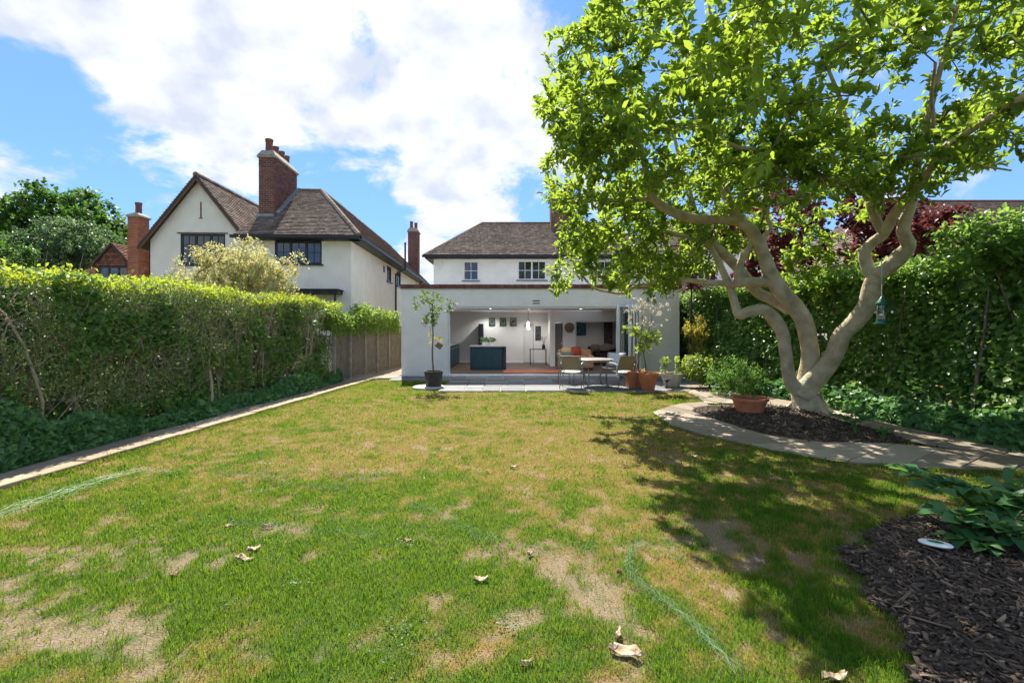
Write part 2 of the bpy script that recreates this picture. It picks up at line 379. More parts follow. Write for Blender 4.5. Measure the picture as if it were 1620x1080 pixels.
# worn and parched places of the lawn, measured in the photograph and held as ground positions: (x, y, rx, ry, amount)
DRYB=[(700,680,330,45,.22),(960,725,130,55,.5),(620,725,110,28,.32),(860,690,120,30,.18),(560,690,90,22,.18),(1330,810,45,45,.35),
      (1060,910,110,70,.34),(1120,1010,110,60,.3),(1010,800,110,45,.16),(300,752,90,10,.18),(760,640,300,16,.22),(540,640,140,18,.06),
      (930,830,40,40,.1),(1290,860,60,60,.16),(1380,960,60,60,.2),(700,1000,160,60,.14),(880,1000,120,60,.16),(760,760,120,30,.08),
      (420,900,340,110,-.34),(620,810,160,40,-.2),(520,765,90,20,-.2),(200,830,180,45,-.26),(650,614,60,7,-.4),(900,800,80,40,-.14),
      (500,1010,130,60,-.14),(1250,900,60,120,-.12),(1150,780,200,40,-.12),(1060,660,140,10,-.1),(300,1050,120,40,-.1)]
BARE=[(150,1000,150,42,.62),(60,895,110,38,.42),(320,880,170,20,.22),(940,935,65,38,.62),(870,895,32,20,.5),(985,985,40,26,.38),(1115,845,70,30,.5),(450,834,45,9,.5),
      (200,1050,90,30,.3),(820,970,60,14,.38),(230,910,30,14,.35),(560,1030,70,24,.26),(980,1030,40,40,.25),(1350,880,30,70,.3),
      (590,703,28,8,.4),(690,712,46,8,.3),(1240,960,60,60,.2),(1180,870,40,20,.25),(250,745,40,5,.3),(1070,725,60,12,.2),(720,800,26,6,.3),(20,960,60,40,.35),(390,770,60,7,.25)]
def fields(X,Y):
    px,py=px_of(X,Y)
    p=np.stack([X,Y,np.zeros_like(X)],-1)
    n1=VN(p+11,.9,3); n2=VN(p+31,2.6,3); n3=VN(p+51,7.0,2)
    dry=.32+1.2*(n1-.5)+1.8*(n2-.5)+1.6*(n3-.5)+1.2*(VN(p+131,19.0,1)-.5)+np.clip((Y-3.4)/6,0,.33)
    n4=VN(p+91,16.0,2)
    bare=.0+.8*(n2-.5)+1.2*(n3-.5)+1.1*(n4-.5)
    for cx,cy,rx,ry,a in DRYB: dry=dry+a*np.exp(-((px-cx)/rx)**2-((py-cy)/ry)**2)
    for cx,cy,rx,ry,a in BARE: bare=bare+a*1.25*np.exp(-(((px-cx)/rx)**2+((py-cy)/ry)**2)**1.3)
    return np.clip(dry,0,1),np.clip((bare-.22)*2.2,0,1)

def lawn():
    xs=np.concatenate([[-600,-300,-120,-60,-30,-18,-12],np.arange(-8,9.01,.07),[12,18,30,60,120,300,600]])
    ys=np.concatenate([[-300,-100,-40,-15,-6,-2,0,.8],np.arange(1.4,15.6,.07),[17,20,25,32,45,70,120,250,600,1500]])
    X,Y=np.meshgrid(xs,ys); dry,bare=fields(X,Y)
    p=np.stack([X,Y,np.zeros_like(X)],-1)
    z=-.012+.018*(VN(p+3,1.3,3)-.5)-.008*bare
    z=np.where((np.abs(X)>9)|(Y>15.6)|(Y<1),-.02,z)
    for poly in (BED1,BED2): z=np.where(inpoly(X,Y,poly),z-.02,z)
    co=np.stack([X,Y,z],-1).reshape(-1,3); ny,nx=X.shape
    i=np.arange(ny*nx).reshape(ny,nx)
    f=np.stack([i[:-1,:-1],i[:-1,1:],i[1:,1:],i[1:,:-1]],-1).reshape(-1,4)
    me=np_mesh('lawn',co,f,smooth=True)
    me.attributes.new('dry','FLOAT','POINT').data.foreach_set('value',dry.astype(np.float32).ravel())
    me.attributes.new('bare','FLOAT','POINT').data.foreach_set('value',bare.astype(np.float32).ravel())
    m,nt,N,L,b=newmat('lawn_ground'); b.inputs['Roughness'].default_value=.95; b.inputs['Specular IOR Level'].default_value=.1
    tc=N('ShaderNodeTexCoord')
    def noise(s,d=6):
        n=N('ShaderNodeTexNoise'); n.inputs['Scale'].default_value=s; n.inputs['Detail'].default_value=d; L(tc.outputs['Object'],n.inputs['Vector']); return n.outputs[0]
    def attr(a):
        n=N('ShaderNodeAttribute'); n.attribute_name=a; return n.outputs['Fac']
    def mix(f,a,bb):
        n=N('ShaderNodeMix'); n.data_type='RGBA'; L(f,n.inputs['Factor'])
        for s,k in ((a,'A'),(bb,'B')):
            if isinstance(s,tuple): n.inputs[k].default_value=(*s,1)
            else: L(s,n.inputs[k])
        return n.outputs['Result']
    fine=noise(90,4); mid=noise(22,5)
    green=mix(fine,(.018,.042,.006),(.08,.14,.022)); straw=mix(fine,(.09,.055,.018),(.32,.20,.075)); earth=mix(fine,(.07,.05,.033),(.38,.295,.20))
    c=mix(attr('dry'),green,straw)
    mm=N('ShaderNodeMapRange'); mm.inputs['From Min'].default_value=.35; mm.inputs['From Max'].default_value=.65; L(mid,mm.inputs['Value'])
    ad=N('ShaderNodeMath'); ad.operation='MULTIPLY_ADD'; ad.inputs[1].default_value=.5; L(mm.outputs[0],ad.inputs[0]); ad.inputs[2].default_value=.65
    ml=N('ShaderNodeMath'); ml.operation='MULTIPLY'; ml.use_clamp=True; L(ad.outputs[0],ml.inputs[0]); L(attr('bare'),ml.inputs[1])
    c=mix(ml.outputs[0],c,earth); L(c,b.inputs['Base Color'])
    bp=N('ShaderNodeBump'); bp.inputs['Strength'].default_value=.9; bp.inputs['Distance'].default_value=.02; L(fine,bp.inputs['Height']); L(bp.outputs[0],b.inputs['Normal'])
    link('lawn',me,m,kind='structure')
lawn()

def grass():
    pts=[]; hs=[]; ws=[]
    for y0,y1,dens,w in ((1.9,3.2,10500,.0032),(3.2,5.0,6200,.0042),(5.0,8.0,3000,.0065),(8.0,15.2,1500,.011)):
        xr0,xr1=-5.2,min(8.0,1.16*y1+.3); A=(xr1-xr0)*(y1-y0); n=int(A*dens)
        X=RNG.uniform(xr0,xr1,n); Y=RNG.uniform(y0,y1,n)
        keep=(X>-1.16*Y-.2)&(X<1.16*Y+.2)
        for poly in (BED1,RING1,RING2,PATIO,LPATH): keep&=~inpoly(X,Y,poly)
        keep&=~(ragged(X,Y,BED2)&(RNG.random(n)<.96))
        keep&=X<6.4
        X=X[keep]; Y=Y[keep]; dry,bare=fields(X,Y)
        k=RNG.random(len(X))>np.clip(bare*1.05,0,.88); X=X[k];Y=Y[k];dry=dry[k];bare=bare[k]
        pts.append(np.stack([X,Y,dry,bare],-1)); ws.append(np.full(len(X),w))
    # longer grass left along the path edges
    e=[]
    for k in range(9000):
        Y=RNG.uniform(2.5,14); e.append((XL(Y)+.015+abs(RNG.normal(0,.035)),Y))
    for a_,b_ in zip(FO[2:-1],FO[3:]):
        for k in range(int(700*(b_-a_).length)):
            q=a_.lerp(b_,RNG.random()); e.append((q.x-abs(RNG.normal(0,.02)),q.y-.01-abs(RNG.normal(0,.035))))
    e=np.array(e); dry,bare=fields(e[:,0],e[:,1]); kk=RNG.random(len(e))>.35; NE=kk.sum()
    pts.append(np.stack([e[:,0],e[:,1],dry*.8,bare*.3],-1)[kk]); ws.append(np.full(NE,.006))
    A=np.concatenate(pts); w=np.concatenate(ws); n=len(A)
    p3=np.stack([A[:,0],A[:,1],np.zeros(n)],-1)
    tuft=VN(p3+77,5.5,2)
    hgt=(.012+.024*RNG.random(n))*(.5+1.0*tuft)*(1.1-.45*A[:,2]-.3*A[:,3])*np.where(RNG.random(n)<.03,1.9,1); hgt[-NE:]*=1.7
    ang=RNG.uniform(0,2*np.pi,n); lean=RNG.uniform(.1,.95,n)*hgt*(1+1.6*A[:,3])
    la=RNG.uniform(0,2*np.pi,n)
    side=np.stack([np.cos(ang),np.sin(ang),np.zeros(n)],-1)*w[:,None]*RNG.uniform(.7,1.3,n)[:,None]/2
    ld=np.stack([np.cos(la),np.sin(la),np.zeros(n)],-1)*lean[:,None]
    base=p3.copy(); base[:,2]=-.02
    mid=base+ld*.4+np.stack([0*hgt,0*hgt,hgt*.65+.012],-1); tip=base+ld*1.15+np.stack([0*hgt,0*hgt,hgt+.012],-1)
    co=np.stack([base-side,base+side,mid+side*.8,mid-side*.8,tip],1).reshape(-1,3)
    f=np.array([(0,1,2),(0,2,3),(3,2,4)])
    fa=(f[None]+(np.arange(n)*5)[:,None,None]).reshape(-1,3)
    col=np.clip(A[:,2]*.98+RNG.normal(0,.15,n)-.02,0,1)
    col=np.where(RNG.random(n)<A[:,3]*.8+.04,np.clip(.75+.25*RNG.random(n),0,1),col)
    me=np_mesh('grass_blades',co,fa,np.repeat(col,5))
    m=leafmat('grass_blade',[(.034,.125,.010),(.078,.20,.015),(.155,.22,.026),(.27,.20,.055),(.42,.31,.135)],(.34,.50,.035),.36,.75,.06)
    link('grass_blades',me,m,label='short patchy lawn grass, green in front and parched towards the house',cat='grass',kind='stuff')
    return n
NBLADES=grass()

def slab_quad(mb,q,z0,z1,gap):
    c=sum((Vector((p[0],p[1])) for p in q),Vector((0,0)))/len(q); pts=[]
    for p in q:
        d=Vector((p[0],p[1]))-c; l=d.length; d=d*max(.1,1-gap/l); pts.append((c.x+d.x+random.uniform(-.006,.006),c.y+d.y+random.uniform(-.006,.006)))
    mb.rnd().prism(pts,z0,z1+random.uniform(-.006,.006),.012)
def ccw(q):
    a=sum(q[i][0]*q[(i+1)%len(q)][1]-q[(i+1)%len(q)][0]*q[i][1] for i in range(len(q)))
    return q if a>0 else q[::-1]
def strip_path(par, A, B, n, mat, name='slab', rows=1, z1=.035, gap=.02):
    def resample(pl):
        L_=[0]
        for i in range(1,len(pl)): L_.append(L_[-1]+(Vector(pl[i])-Vector(pl[i-1])).length)
        o=[]
        for k in range(n+1):
            s=L_[-1]*k/n; i=max(1,min(len(pl)-1,next((j for j,l in enumerate(L_) if l>=s-1e-9),len(pl)-1)))
            t=(s-L_[i-1])/max(1e-9,L_[i]-L_[i-1]); o.append(Vector(pl[i-1]).lerp(Vector(pl[i]),t))
        return o
    a=resample(A); b=resample(B)
    for k in range(n):
        for r in range(rows):
            t0,t1=r/rows,(r+1)/rows
            q=[a[k].lerp(b[k],t0),a[k+1].lerp(b[k+1],t0),a[k+1].lerp(b[k+1],t1),a[k].lerp(b[k],t1)]
            mb=MB(); slab_quad(mb,ccw([(v.x,v.y) for v in q]),-.03,z1,gap); mb.build(name,mat,par)
# straight path beside the hedge
base=MB(); base.prism(ccw([(XL(.3)-.02,.3),(XL(14.5)-.02,14.5),(-3.7,15.0),(-3.62,20),(XH(20)-.1,20),(XH(.3)-.3,.3)]),-.06,.022)
path=base.build('garden_path',MATS['joint'],kind='structure')
y=.5
while y<14.4:
    l=random.uniform(.75,1.1); y2=min(y+l,14.5)
    xa,xb=XL(y),XL(y2); s=.20
    mb=MB(); slab_quad(mb,ccw([(xa-s,y),(xb-s,y2),(XH(y2)-.1,y2),(XH(y)-.1,y)]),-.03,.045,.011); mb.build('slab',MATS['stone_path'],path)
    y=y2
y=.3
while y<14.4:
    y2=min(y+random.uniform(.42,.52),14.5)
    mb=MB(); slab_quad(mb,ccw([(XL(y)+.01,y),(XL(y2)+.01,y2),(XL(y2)-.19,y2),(XL(y)-.19,y)]),-.05,.05,.009); mb.build('edging_stone',MATS['stone_edge'],path)
    y=y2
for k in range(5):
    y0=14.6+k*.95
    mb=MB(); slab_quad(mb,[(-4.75+.05*k,y0),(-4.2,y0),(-4.2,y0+.95),(-4.75+.05*k,y0+.95)],-.03,.045,.014); mb.build('slab',MATS['stone_path'],path)
    mb=MB(); slab_quad(mb,[(-4.2,y0),(-3.66,y0),(-3.66,y0+.95),(-4.2,y0+.95)],-.03,.045,.014); mb.build('slab',MATS['stone_path'],path)
# path that splits round the tree
b=MB(); b.add([(p.x,p.y,.018) for p in RING1],[tuple(range(len(RING1)))]); b.add([(p.x,p.y,.014) for p in RING2],[tuple(range(len(RING2)))])
ring=b.build('curved_path',MATS['joint'],kind='structure')
strip_path(ring,FO,FI,15,MATS['stone_path'],z1=.036,gap=.013); strip_path(ring,BO,BI,14,MATS['stone_path'],z1=.03,gap=.013)
# patio
b=MB(); b.prism(PATIO,-.05,.012); patio=b.build('patio',MATS['joint_grey'],kind='structure')
def lay(x0,x1,y0,y1,dep=0):
    w,h=x1-x0,y1-y0
    if (w>1.0 or h>1.0 or (max(w,h)>.75 and random.random()<.6)) and max(w,h)>.7:
        if w>h*random.uniform(.8,1.25): t=x0+w*random.uniform(.38,.62); lay(x0,t,y0,y1); lay(t,x1,y0,y1)
        else: t=y0+h*random.uniform(.38,.62); lay(x0,x1,y0,t); lay(x0,x1,t,y1)
        return
    mb=MB(); slab_quad(mb,[(x0,y0),(x1,y0),(x1,y1),(x0,y1)],-.02,.03,.014); mb.build('flagstone',MATS['slate_flag'],patio)
lay(-3.74,-1.85,14.16,15.27); lay(-1.85,5.58,11.76,15.27)

# mulch beds with bark chips
def bed(name,poly,label,dens,size,mound):
    cx=sum(p.x for p in poly)/len(poly); cy=sum(p.y for p in poly)/len(poly)
    rings=[1.0,.93,.8,.55,.25]; vs=[]; n=len(poly)
    for k,s in enumerate(rings):
        for p in poly: vs.append((cx+(p.x-cx)*s,cy+(p.y-cy)*s,[-.03,.03,.045+mound*.3,.05+mound*.8,.05+mound][k]))
    fs=[(k*n+i,k*n+(i+1)%n,(k+1)*n+(i+1)%n,(k+1)*n+i) for k in range(4) for i in range(n)]+[tuple(range(4*n,5*n))]
    mb=MB(); mb.add(vs,fs); o=mb.build(name,MATS['soil'],smooth=True,kind='structure')
    xs=[p.x for p in poly]; ys=[p.y for p in poly]; x0,x1,y0,y1=min(xs),max(xs),min(ys),max(ys)
    x1=min(x1,5.8); y0=max(y0,1.6)
    N_=int((x1-x0)*(y1-y0)*dens); X=RNG.uniform(x0,x1,N_); Y=RNG.uniform(y0,y1,N_)
    # the bed's outline, ragged
    k=ragged(X,Y,poly) if poly is BED2 else inpoly(X+.1*(VN(np.stack([X,Y,0*X],-1),6,2)-.5),Y,poly)
    k|=inpoly(cx+(X-cx)*.93,cy+(Y-cy)*.93,poly)&(RNG.random(N_)<.05); X=X[k]; Y=Y[k]; N_=len(X)
    # distance from the middle gives the mound
    r=np.zeros(N_)
    for s in np.linspace(.1,1,19): r=np.where(inpoly(cx+(X-cx)/s,cy+(Y-cy)/s,poly)&(r==0),s,r)
    r=np.where(r==0,1,r); r=np.minimum(r,.99)
    Z=np.interp(r,[.25,.55,.8,.93,1],[.05+mound,.05+mound*.8,.045+mound*.3,.03,.006])+RNG.uniform(0,.022,N_)
    d=rv(N_); d[:,2]*=.28; d=unit(d); nn=rv(N_)*.5+np.array([0,0,1]); x=unit(np.cross(d,nn)); z=np.cross(x,d)
    Ln=size*RNG.uniform(.35,1.5,N_)*RNG.choice([.5,1,2.2],N_,p=[.5,.42,.08]); Wd=np.minimum(Ln*.45,size*RNG.uniform(.1,.36,N_)); Th=size*.09
    t=np.array([(-1,-.7,-1),(1,-1,-1),(.8,1,-1),(-.9,.8,-1),(-.8,-.8,1),(.9,-.6,1),(1,1,1),(-1,.9,1)],float)*.5
    c=np.stack([X,Y,Z],-1)
    co=c[:,None,:]+t[None,:,0:1]*Wd[:,None,None]*x[:,None,:]+t[None,:,1:2]*Ln[:,None,None]*d[:,None,:]+t[None,:,2:3]*Th*z[:,None,:]
    f=np.array([(4,5,6,7),(0,1,5,4),(1,2,6,5),(2,3,7,6),(3,0,4,7)])
    fa=(f[None]+(np.arange(N_)*8)[:,None,None]).reshape(-1,4)
    rr=np.clip(RNG.beta(1.1,2.6,N_),0,1)
    me=np_mesh('bark_mulch',co.reshape(-1,3),fa,np.repeat(rr,8))
    link('bark_mulch',me,MATS['mulch'],label=label,cat='mulch',kind='stuff')
m,nt,N_,L_,b_=newmat('mulch'); MATS['mulch']=m
at=N_('ShaderNodeAttribute'); at.attribute_name='rnd'; rp=N_('ShaderNodeValToRGB')
for p_,c_ in ((0,(.024,.016,.011)),(.3,(.06,.04,.028)),(.65,(.17,.115,.078)),(1,(.36,.27,.18))):
    e=rp.color_ramp.elements[0] if p_==0 else (rp.color_ramp.elements[len(rp.color_ramp.elements)-1] if p_==1 else rp.color_ramp.elements.new(p_)); e.position=p_; e.color=(*c_,1)
L_(at.outputs['Fac'],rp.inputs[0]); L_(rp.outputs[0],b_.inputs['Base Color']); b_.inputs['Roughness'].default_value=.85
bed('tree_bed',BED1,'dark bark chips heaped around the foot of the big pale-barked tree',3000,.065,.06)
bed('corner_bed',BED2,'dark bark chips in the bed with the broad-leaved plant, beside the lawn',3600,.06,.05)
def weeds():
    cs=[]
    for k in range(45):
        Y=RNG.uniform(2.2,8.5); X=RNG.uniform(max(-4.6,-1.1*Y),min(3.2,1.1*Y)); n=RNG.integers(12,60); r=RNG.uniform(.03,.13)
        cs.append(np.stack([X+RNG.normal(0,r,n),Y+RNG.normal(0,r,n),RNG.uniform(.004,.022,n)],-1))
    c=np.concatenate(cs); n=len(c); ok=np.ones(n,bool)
    for poly in (BED1,BED2,RING1,RING2,LPATH): ok&=~inpoly(c[:,0],c[:,1],poly)
    c=c[ok]; n=len(c); d=rv(n); d[:,2]=np.abs(d[:,2])*.3
    leaves('lawn_weeds',c,d,unit(rv(n)*.35+np.array([0,0,1])),RNG.uniform(.010,.020,n),T_simple(.8,.05),MATS['leaf_fartree'],None,label='small clover and plantain leaves growing low in the turf',cat='weeds',kind='stuff')
weeds()

# ------------------------------------------------------------------ buildings
def wall_cells(mb,x0,x1,z0,z1,y0,y1,holes=()):
    cl=lambda a,l,h: min(max(a,l),h)
    xs=sorted({x0,x1,*[cl(h[0],x0,x1) for h in holes],*[cl(h[1],x0,x1) for h in holes]}); zs=sorted({z0,z1,*[cl(h[2],z0,z1) for h in holes],*[cl(h[3],z0,z1) for h in holes]})
    for i in range(len(xs)-1):
        for j in range(len(zs)-1):
            cx,cz=(xs[i]+xs[i+1])/2,(zs[j]+zs[j+1])/2
            if any(h[0]<cx<h[1] and h[2]<cz<h[3] for h in holes): continue
            mb.box(xs[i],xs[i+1],y0,y1,zs[j],zs[j+1])
def roof_plane(par,name,E0,E1,R1,R0,mat,w=.17,gauge=.12,local=True,thick=.06,tiles=True):
    """E0,E1 eaves left/right, R1,R0 ridge right/left, seen from outside"""
    E0,E1,R1,R0=[Vector(p) for p in (E0,E1,R1,R0)]
    pts=[E0,E1,R1,R0] if (R1-R0).length>.01 else [E0,E1,R1]
    mb=MB(); mb.slab(pts,thick); roof=mb.build(name,MATS['roof_under'],par,local=local)
    if not tiles: return roof
    n=(E1-E0).cross(R0-E0 if (R0-E0).length>.01 else R1-E0).normalized()
    slope=(((R0+R1)/2)-((E0+E1)/2)).length; nc=max(2,int(slope/gauge)); tm=MB()
    for i in range(nc):
        t0=i/nc; t1=min(1,(i+1.35)/nc); L0=E0.lerp(R0,t0); R_0=E1.lerp(R1,t0); L1=E0.lerp(R0,t1); R_1=E1.lerp(R1,t1)
        ln=(R_0-L0).length; k=max(1,int(ln/w)); sh=(i%2)*.5/k
        ud=(R_0-L0)/max(ln,1e-6); up=((L1+R_1)/2-(L0+R_0)/2); up=up-ud*up.dot(ud)
        for j in range(k+(1 if sh else 0)):
            a=max(0,j/k-sh); b=min(1,(j+1)/k-sh)
            if (b-a)*ln<.02: continue
            ln1=(R_1-L1).length
            A=L0+ud*(ln*a+.004); B=L0+ud*(ln*b-.004)
            s0=(L1-L0).dot(ud); s1=s0+ln1
            A1=A+up; B1=B+up
            pa=(A1-L0).dot(ud); pb=(B1-L0).dot(ud)
            A1=A1+ud*(max(s0-pa,0)); B1=B1-ud*(max(pb-s1,0))
            jt=random.uniform(-.004,.006)
            tm.rnd().add([A+n*(.056+jt),B+n*(.056+jt+random.uniform(-.003,.003)),B1+n*.012,A1+n*.012,A+n*.008,B+n*.008],[(0,1,2,3),(4,5,1,0),(0,3,4),(1,5,2)])
    tm.build('tiles',mat,roof,local=local,kind='stuff')
    return roof
def ridge_line(mb,a,b,r=.09,step=.33):
    a=Vector(a); b=Vector(b); n=max(1,int((b-a).length/step)); d=(b-a)/n
    for i in range(n):
        mb.rnd(); p=a+d*i; q=a+d*(i+1.06); mb.tube([p,q],[r*1.04,r],8)
def brickwork(par,x0,x1,y0,y1,z0,z1,mat,name='brickwork',local=True):
    core=MB(); core.box(x0+.012,x1-.012,y0+.012,y1-.012,z0,z1); c=core.build('core',MATS['mortar'],par,local=local)
    mb=MB(); bl,bh,j=.225,.075,.015; nz=int((z1-z0)/bh)
    for k in range(nz):
        za=z0+k*(z1-z0)/nz; zb=za+(z1-z0)/nz-j
        for (a0,a1,ax) in ((x0,x1,'f'),(x0,x1,'b'),(y0,y1,'r'),(y0,y1,'l')):
            n=max(1,round((a1-a0)/bl)); st=(a1-a0)/n; off=(k%2)*.5*st
            t=a0-off
            while t<a1-.02:
                p=max(a0,t); q=min(a1,t+st)-j; t+=st
                if q-p<.02: continue
                mb.rnd(); e=random.uniform(0,.004)
                if ax=='f': mb.box(p,q,y0-e,y0+.02,za,zb)
                elif ax=='b': mb.box(p,q,y1-.02,y1+e,za,zb)
                elif ax=='r': mb.box(x1-.02,x1+.001+e,p,q,za,zb)
                else: mb.box(x0-.001-e,x0+.02,p,q,za,zb)
    b=mb.build(name,mat,par,local=local,kind='stuff'); return b
def chimney(par,x0,x1,y0,y1,z0,z1,pots,mat,red=None,cap=.22,label=None):
    """chimney parts under par: core, brickwork, cap, pot"""
    ch=MB(); ch.box(x0+.02,x1-.02,y0+.02,y1-.02,z0,z1-.01); c=ch.build('chimney',MATS['mortar'],par,local=True)
    brickwork(c,x0,x1,y0,y1,z0,z1,mat)
    m=MB(); m.bbox(x0-.06,x1+.06,y0-.06,y1+.06,z1,z1+.09,.02); 
    cz=z1+.09
    m.add([(x0-.04,y0-.04,cz),(x1+.04,y0-.04,cz),(x1+.04,y1+.04,cz),(x0-.04,y1+.04,cz),(x0+.08,y0+.08,cz+cap),(x1-.08,y0+.08,cz+cap),(x1-.08,y1-.08,cz+cap),(x0+.08,y1-.08,cz+cap)],
          [(4,5,6,7),(0,1,5,4),(1,2,6,5),(2,3,7,6),(3,0,4,7)])
    m.build('chimney_cap',MATS['cement'],c,local=True)
    for (x,y,h,r) in pots:
        m=MB(); m.lathe([(r*.95,0),(r,.04),(r*.9,.08),(r*.85,h*.7),(r*.95,h*.85),(r*1.0,h),(r*.75,h),(r*.7,h*.6)],(x,y,cz+cap-.03),14); m.build('chimney_pot',MATS['clay_pot'],c,smooth=False,local=True)
    return c
def glossy_pane():
    m=pm('window_glass',(.012,.016,.02),(.05,.06,.07),1.6,.04,spec=.9); return m
glossy_pane()
def window(par,x0,x1,z0,z1,y,fm,cols=2,rows=2,casements=1,sill=True,local=True,depth=.07,fw=.05,blind=None,tilt=0):
    """window facing -Y set in an opening whose outer wall face is y"""
    m=MB(); yf=y+.03
    m.box(x0,x1,yf,yf+depth,z0,z0+fw); m.box(x0,x1,yf,yf+depth,z1-fw,z1); m.box(x0,x0+fw,yf,yf+depth,z0+fw,z1-fw); m.box(x1-fw,x1,yf,yf+depth,z0+fw,z1-fw)
    cw=(x1-x0)/casements
    for c in range(1,casements): m.box(x0+c*cw-fw*.6,x0+c*cw+fw*.6,yf-.002,yf+depth-.002,z0+fw,z1-fw)
    for c in range(casements):
        a=x0+c*cw+(fw if c==0 else fw*.6); b=x0+(c+1)*cw-(fw if c==casements-1 else fw*.6)
        for k in range(1,cols): x=a+(b-a)*k/cols; m.box(x-.011,x+.011,yf+.012,yf+.04,z0+fw,z1-fw)
        for k in range(1,rows): z=z0+fw+(z1-z0-2*fw)*k/rows; m.box(a,b,yf+.014,yf+.038,z-.011,z+.011)
    w=m.build('window',fm,par,local=local)
    for c in range(casements):
        a=x0+c*cw+.02; b=x0+(c+1)*cw-.02
        p=MB(); p.box(a,b,yf+.026,yf+.032,z0+.02,z1-.02); p.build('pane',MATS['window_glass'],w,local=local)
    p=MB(); p.box(x0+.01,x1-.01,yf+.14,yf+.15,z0+.01,z1-.01); 
    if sill:
        s=MB(); s.bbox(x0-.06,x1+.06,y-.06,y+.06,z0-.055,z0-.002,.008); s.build('window_sill',sill if sill is not True else MATS['slate_sill'],w,local=local)
    return w

# --- our house with its garden room
EX0,EX1=-3.59,5.44
house=thing('garden_house','white rendered house with an open garden room below and a brown tiled roof','house',(0,D,0))
m=MB(); wall_cells(m,EX0,EX1,0,2.85,D,D+.3,[(-2.09,3.6,-.01,2.28)]); m.build('wall',MATS['render_white'],house)
m=MB(); m.box(EX0,EX0+.28,D+.3,21,0,2.85); m.build('wall',MATS['render_white'],house)
m=MB(); m.box(EX1-.28,EX1,D+.3,21,0,2.85); m.build('wall',MATS['render_white'],house)
m=MB(); m.box(EX0-.03,EX1+.03,D-.035,D+.3,2.85,2.875); cp=m.build('coping',MATS['cement'],house)
m=MB(); x=EX0-.02
while x<EX1:
    m.rnd().box(x,x+.068,D-.05-random.uniform(0,.005),D+.17,2.88,2.995+random.uniform(0,.004)); x+=.078
m.box(EX0,EX1,D-.035,D+.16,2.876,2.985); m.build('coping_bricks',MATS['brick_dark'],cp,kind='stuff')
m=MB(); m.box(-2.2,3.7,D-.06,D+.25,.0,.055); m.box(-2.09,3.6,D+.02,D+.14,.055,.075); m.build('door_sill',MATS['alu'],house)
m=MB(); m.box(-2.085,-2.03,D+.03,D+.14,.076,2.275); m.box(3.545,3.595,D+.03,D+.14,.076,2.275); m.box(-2.03,3.545,D+.03,D+.14,2.225,2.275); m.build('door_frame',MATS['alu'],house)
for k in range(2):
    m=MB(); z=2.37+.085*k; m.box(.68,.9,D-.012,D+.01,z,z+.03); m.build('vent',MATS['gutter'],house)
# ceiling with two rooflights
SK=[(-1.60,.12,17.9,19.6),(1.78,3.55,17.9,19.6)]
m=MB()
xs=[EX0+.28,-1.60,.12,1.78,3.55,EX1-.28]
for i in range(5):
    if i in (1,3): m.box(xs[i],xs[i+1],D+.3,17.9,2.25,2.62); m.box(xs[i],xs[i+1],19.6,24.2,2.25,2.62)
    else: m.box(xs[i],xs[i+1],D+.3,24.2,2.25,2.62)
pm('plaster',(.66,.655,.65),(.70,.695,.69),2,.9,.1,40); pm('ceiling_paint',(.66,.66,.665),None,rough=.9)
m.build('ceiling',MATS['ceiling_paint'],house)
mm_,nt,N,L,b=newmat('opal'); nt.nodes.remove(b); t=N('ShaderNodeBsdfTranslucent'); t.inputs[0].default_value=(.96,.93,.88,1); L(t.outputs[0],nt.nodes['Material Output'].inputs[0]); MATS['opal']=mm_
for a,b_,c,d in SK:
    m=MB(); m.box(a-.05,b_+.05,c-.05,c+.03,2.625,2.76); m.box(a-.05,b_+.05,d-.03,d+.05,2.625,2.76); m.box(a-.05,a+.03,c+.03,d-.03,2.625,2.76); m.box(b_-.03,b_+.05,c+.03,d-.03,2.625,2.76)
    r=m.build('rooflight',MATS['alu_dark'],house); m=MB(); m.box(a+.004,b_-.004,c+.004,d-.004,2.262,2.272); m.build('pane',MATS['opal'],r)
# upper storey
YU=20.0; UX0,UX1=-3.33,6.3
wins=[(-2.07,-1.42,3.6,4.42,1),(.24,1.45,3.62,4.44,2),(3.6,4.9,3.62,4.44,2)]
m=MB(); wall_cells(m,UX0,UX1,2.63,4.62,YU,YU+.28,[(w[0],w[1],w[2],w[3]) for w in wins]); m.box(UX0,UX0+.28,YU+.28,27,2.63,4.62); m.box(UX1-.28,UX1,YU+.28,27,0,4.62); m.build('upper_wall',MATS['render_white'],house)
for w in wins: window(house,w[0],w[1],w[2],w[3],YU,MATS['white_frame'],2,2,w[4],local=False)
def gr(v): return (v[0],v[1]-D,v[2])
E=[(-3.65,YU-.42,4.60),(6.6,YU-.42,4.60),(6.6,27.4,4.60),(-3.65,27.4,4.60)]; A0=(-1.46,22.7,6.60); A1=(4.4,22.7,6.60)
roof_plane(house,'roof',gr(E[0]),gr(E[1]),gr(A1),gr(A0),MATS['tile_roof'],local=True)
roof_plane(house,'roof',gr(E[3]),gr(E[0]),gr(A0),gr(A0),MATS['tile_roof'],local=True)
roof_plane(house,'roof',gr(E[1]),gr(E[2]),gr(A1),gr(A1),MATS['tile_roof'],local=True)
roof_plane(house,'roof',gr(E[2]),gr(E[3]),gr(A0),gr(A1),MATS['tile_roof'],tiles=False)
m=MB(); ridge_line(m,gr(A0),gr(A1)); ridge_line(m,gr(E[0]),gr(A0),.07); ridge_line(m,gr(E[1]),gr(A1),.07); m.build('ridge_tiles',MATS['tile_roof'],house,local=True,kind='stuff')
m=MB(); m.box(-3.62,6.55,YU-.46,YU-.36,4.47,4.57); m.box(-3.72,6.66,YU-.57,YU-.465,4.51,4.60); m.box(-3.6,6.5,YU-.36,YU,4.50,4.53); m.box(-3.62,-3.34,YU-.35,26,4.47,4.53); m.build('gutter',MATS['gutter'],house)
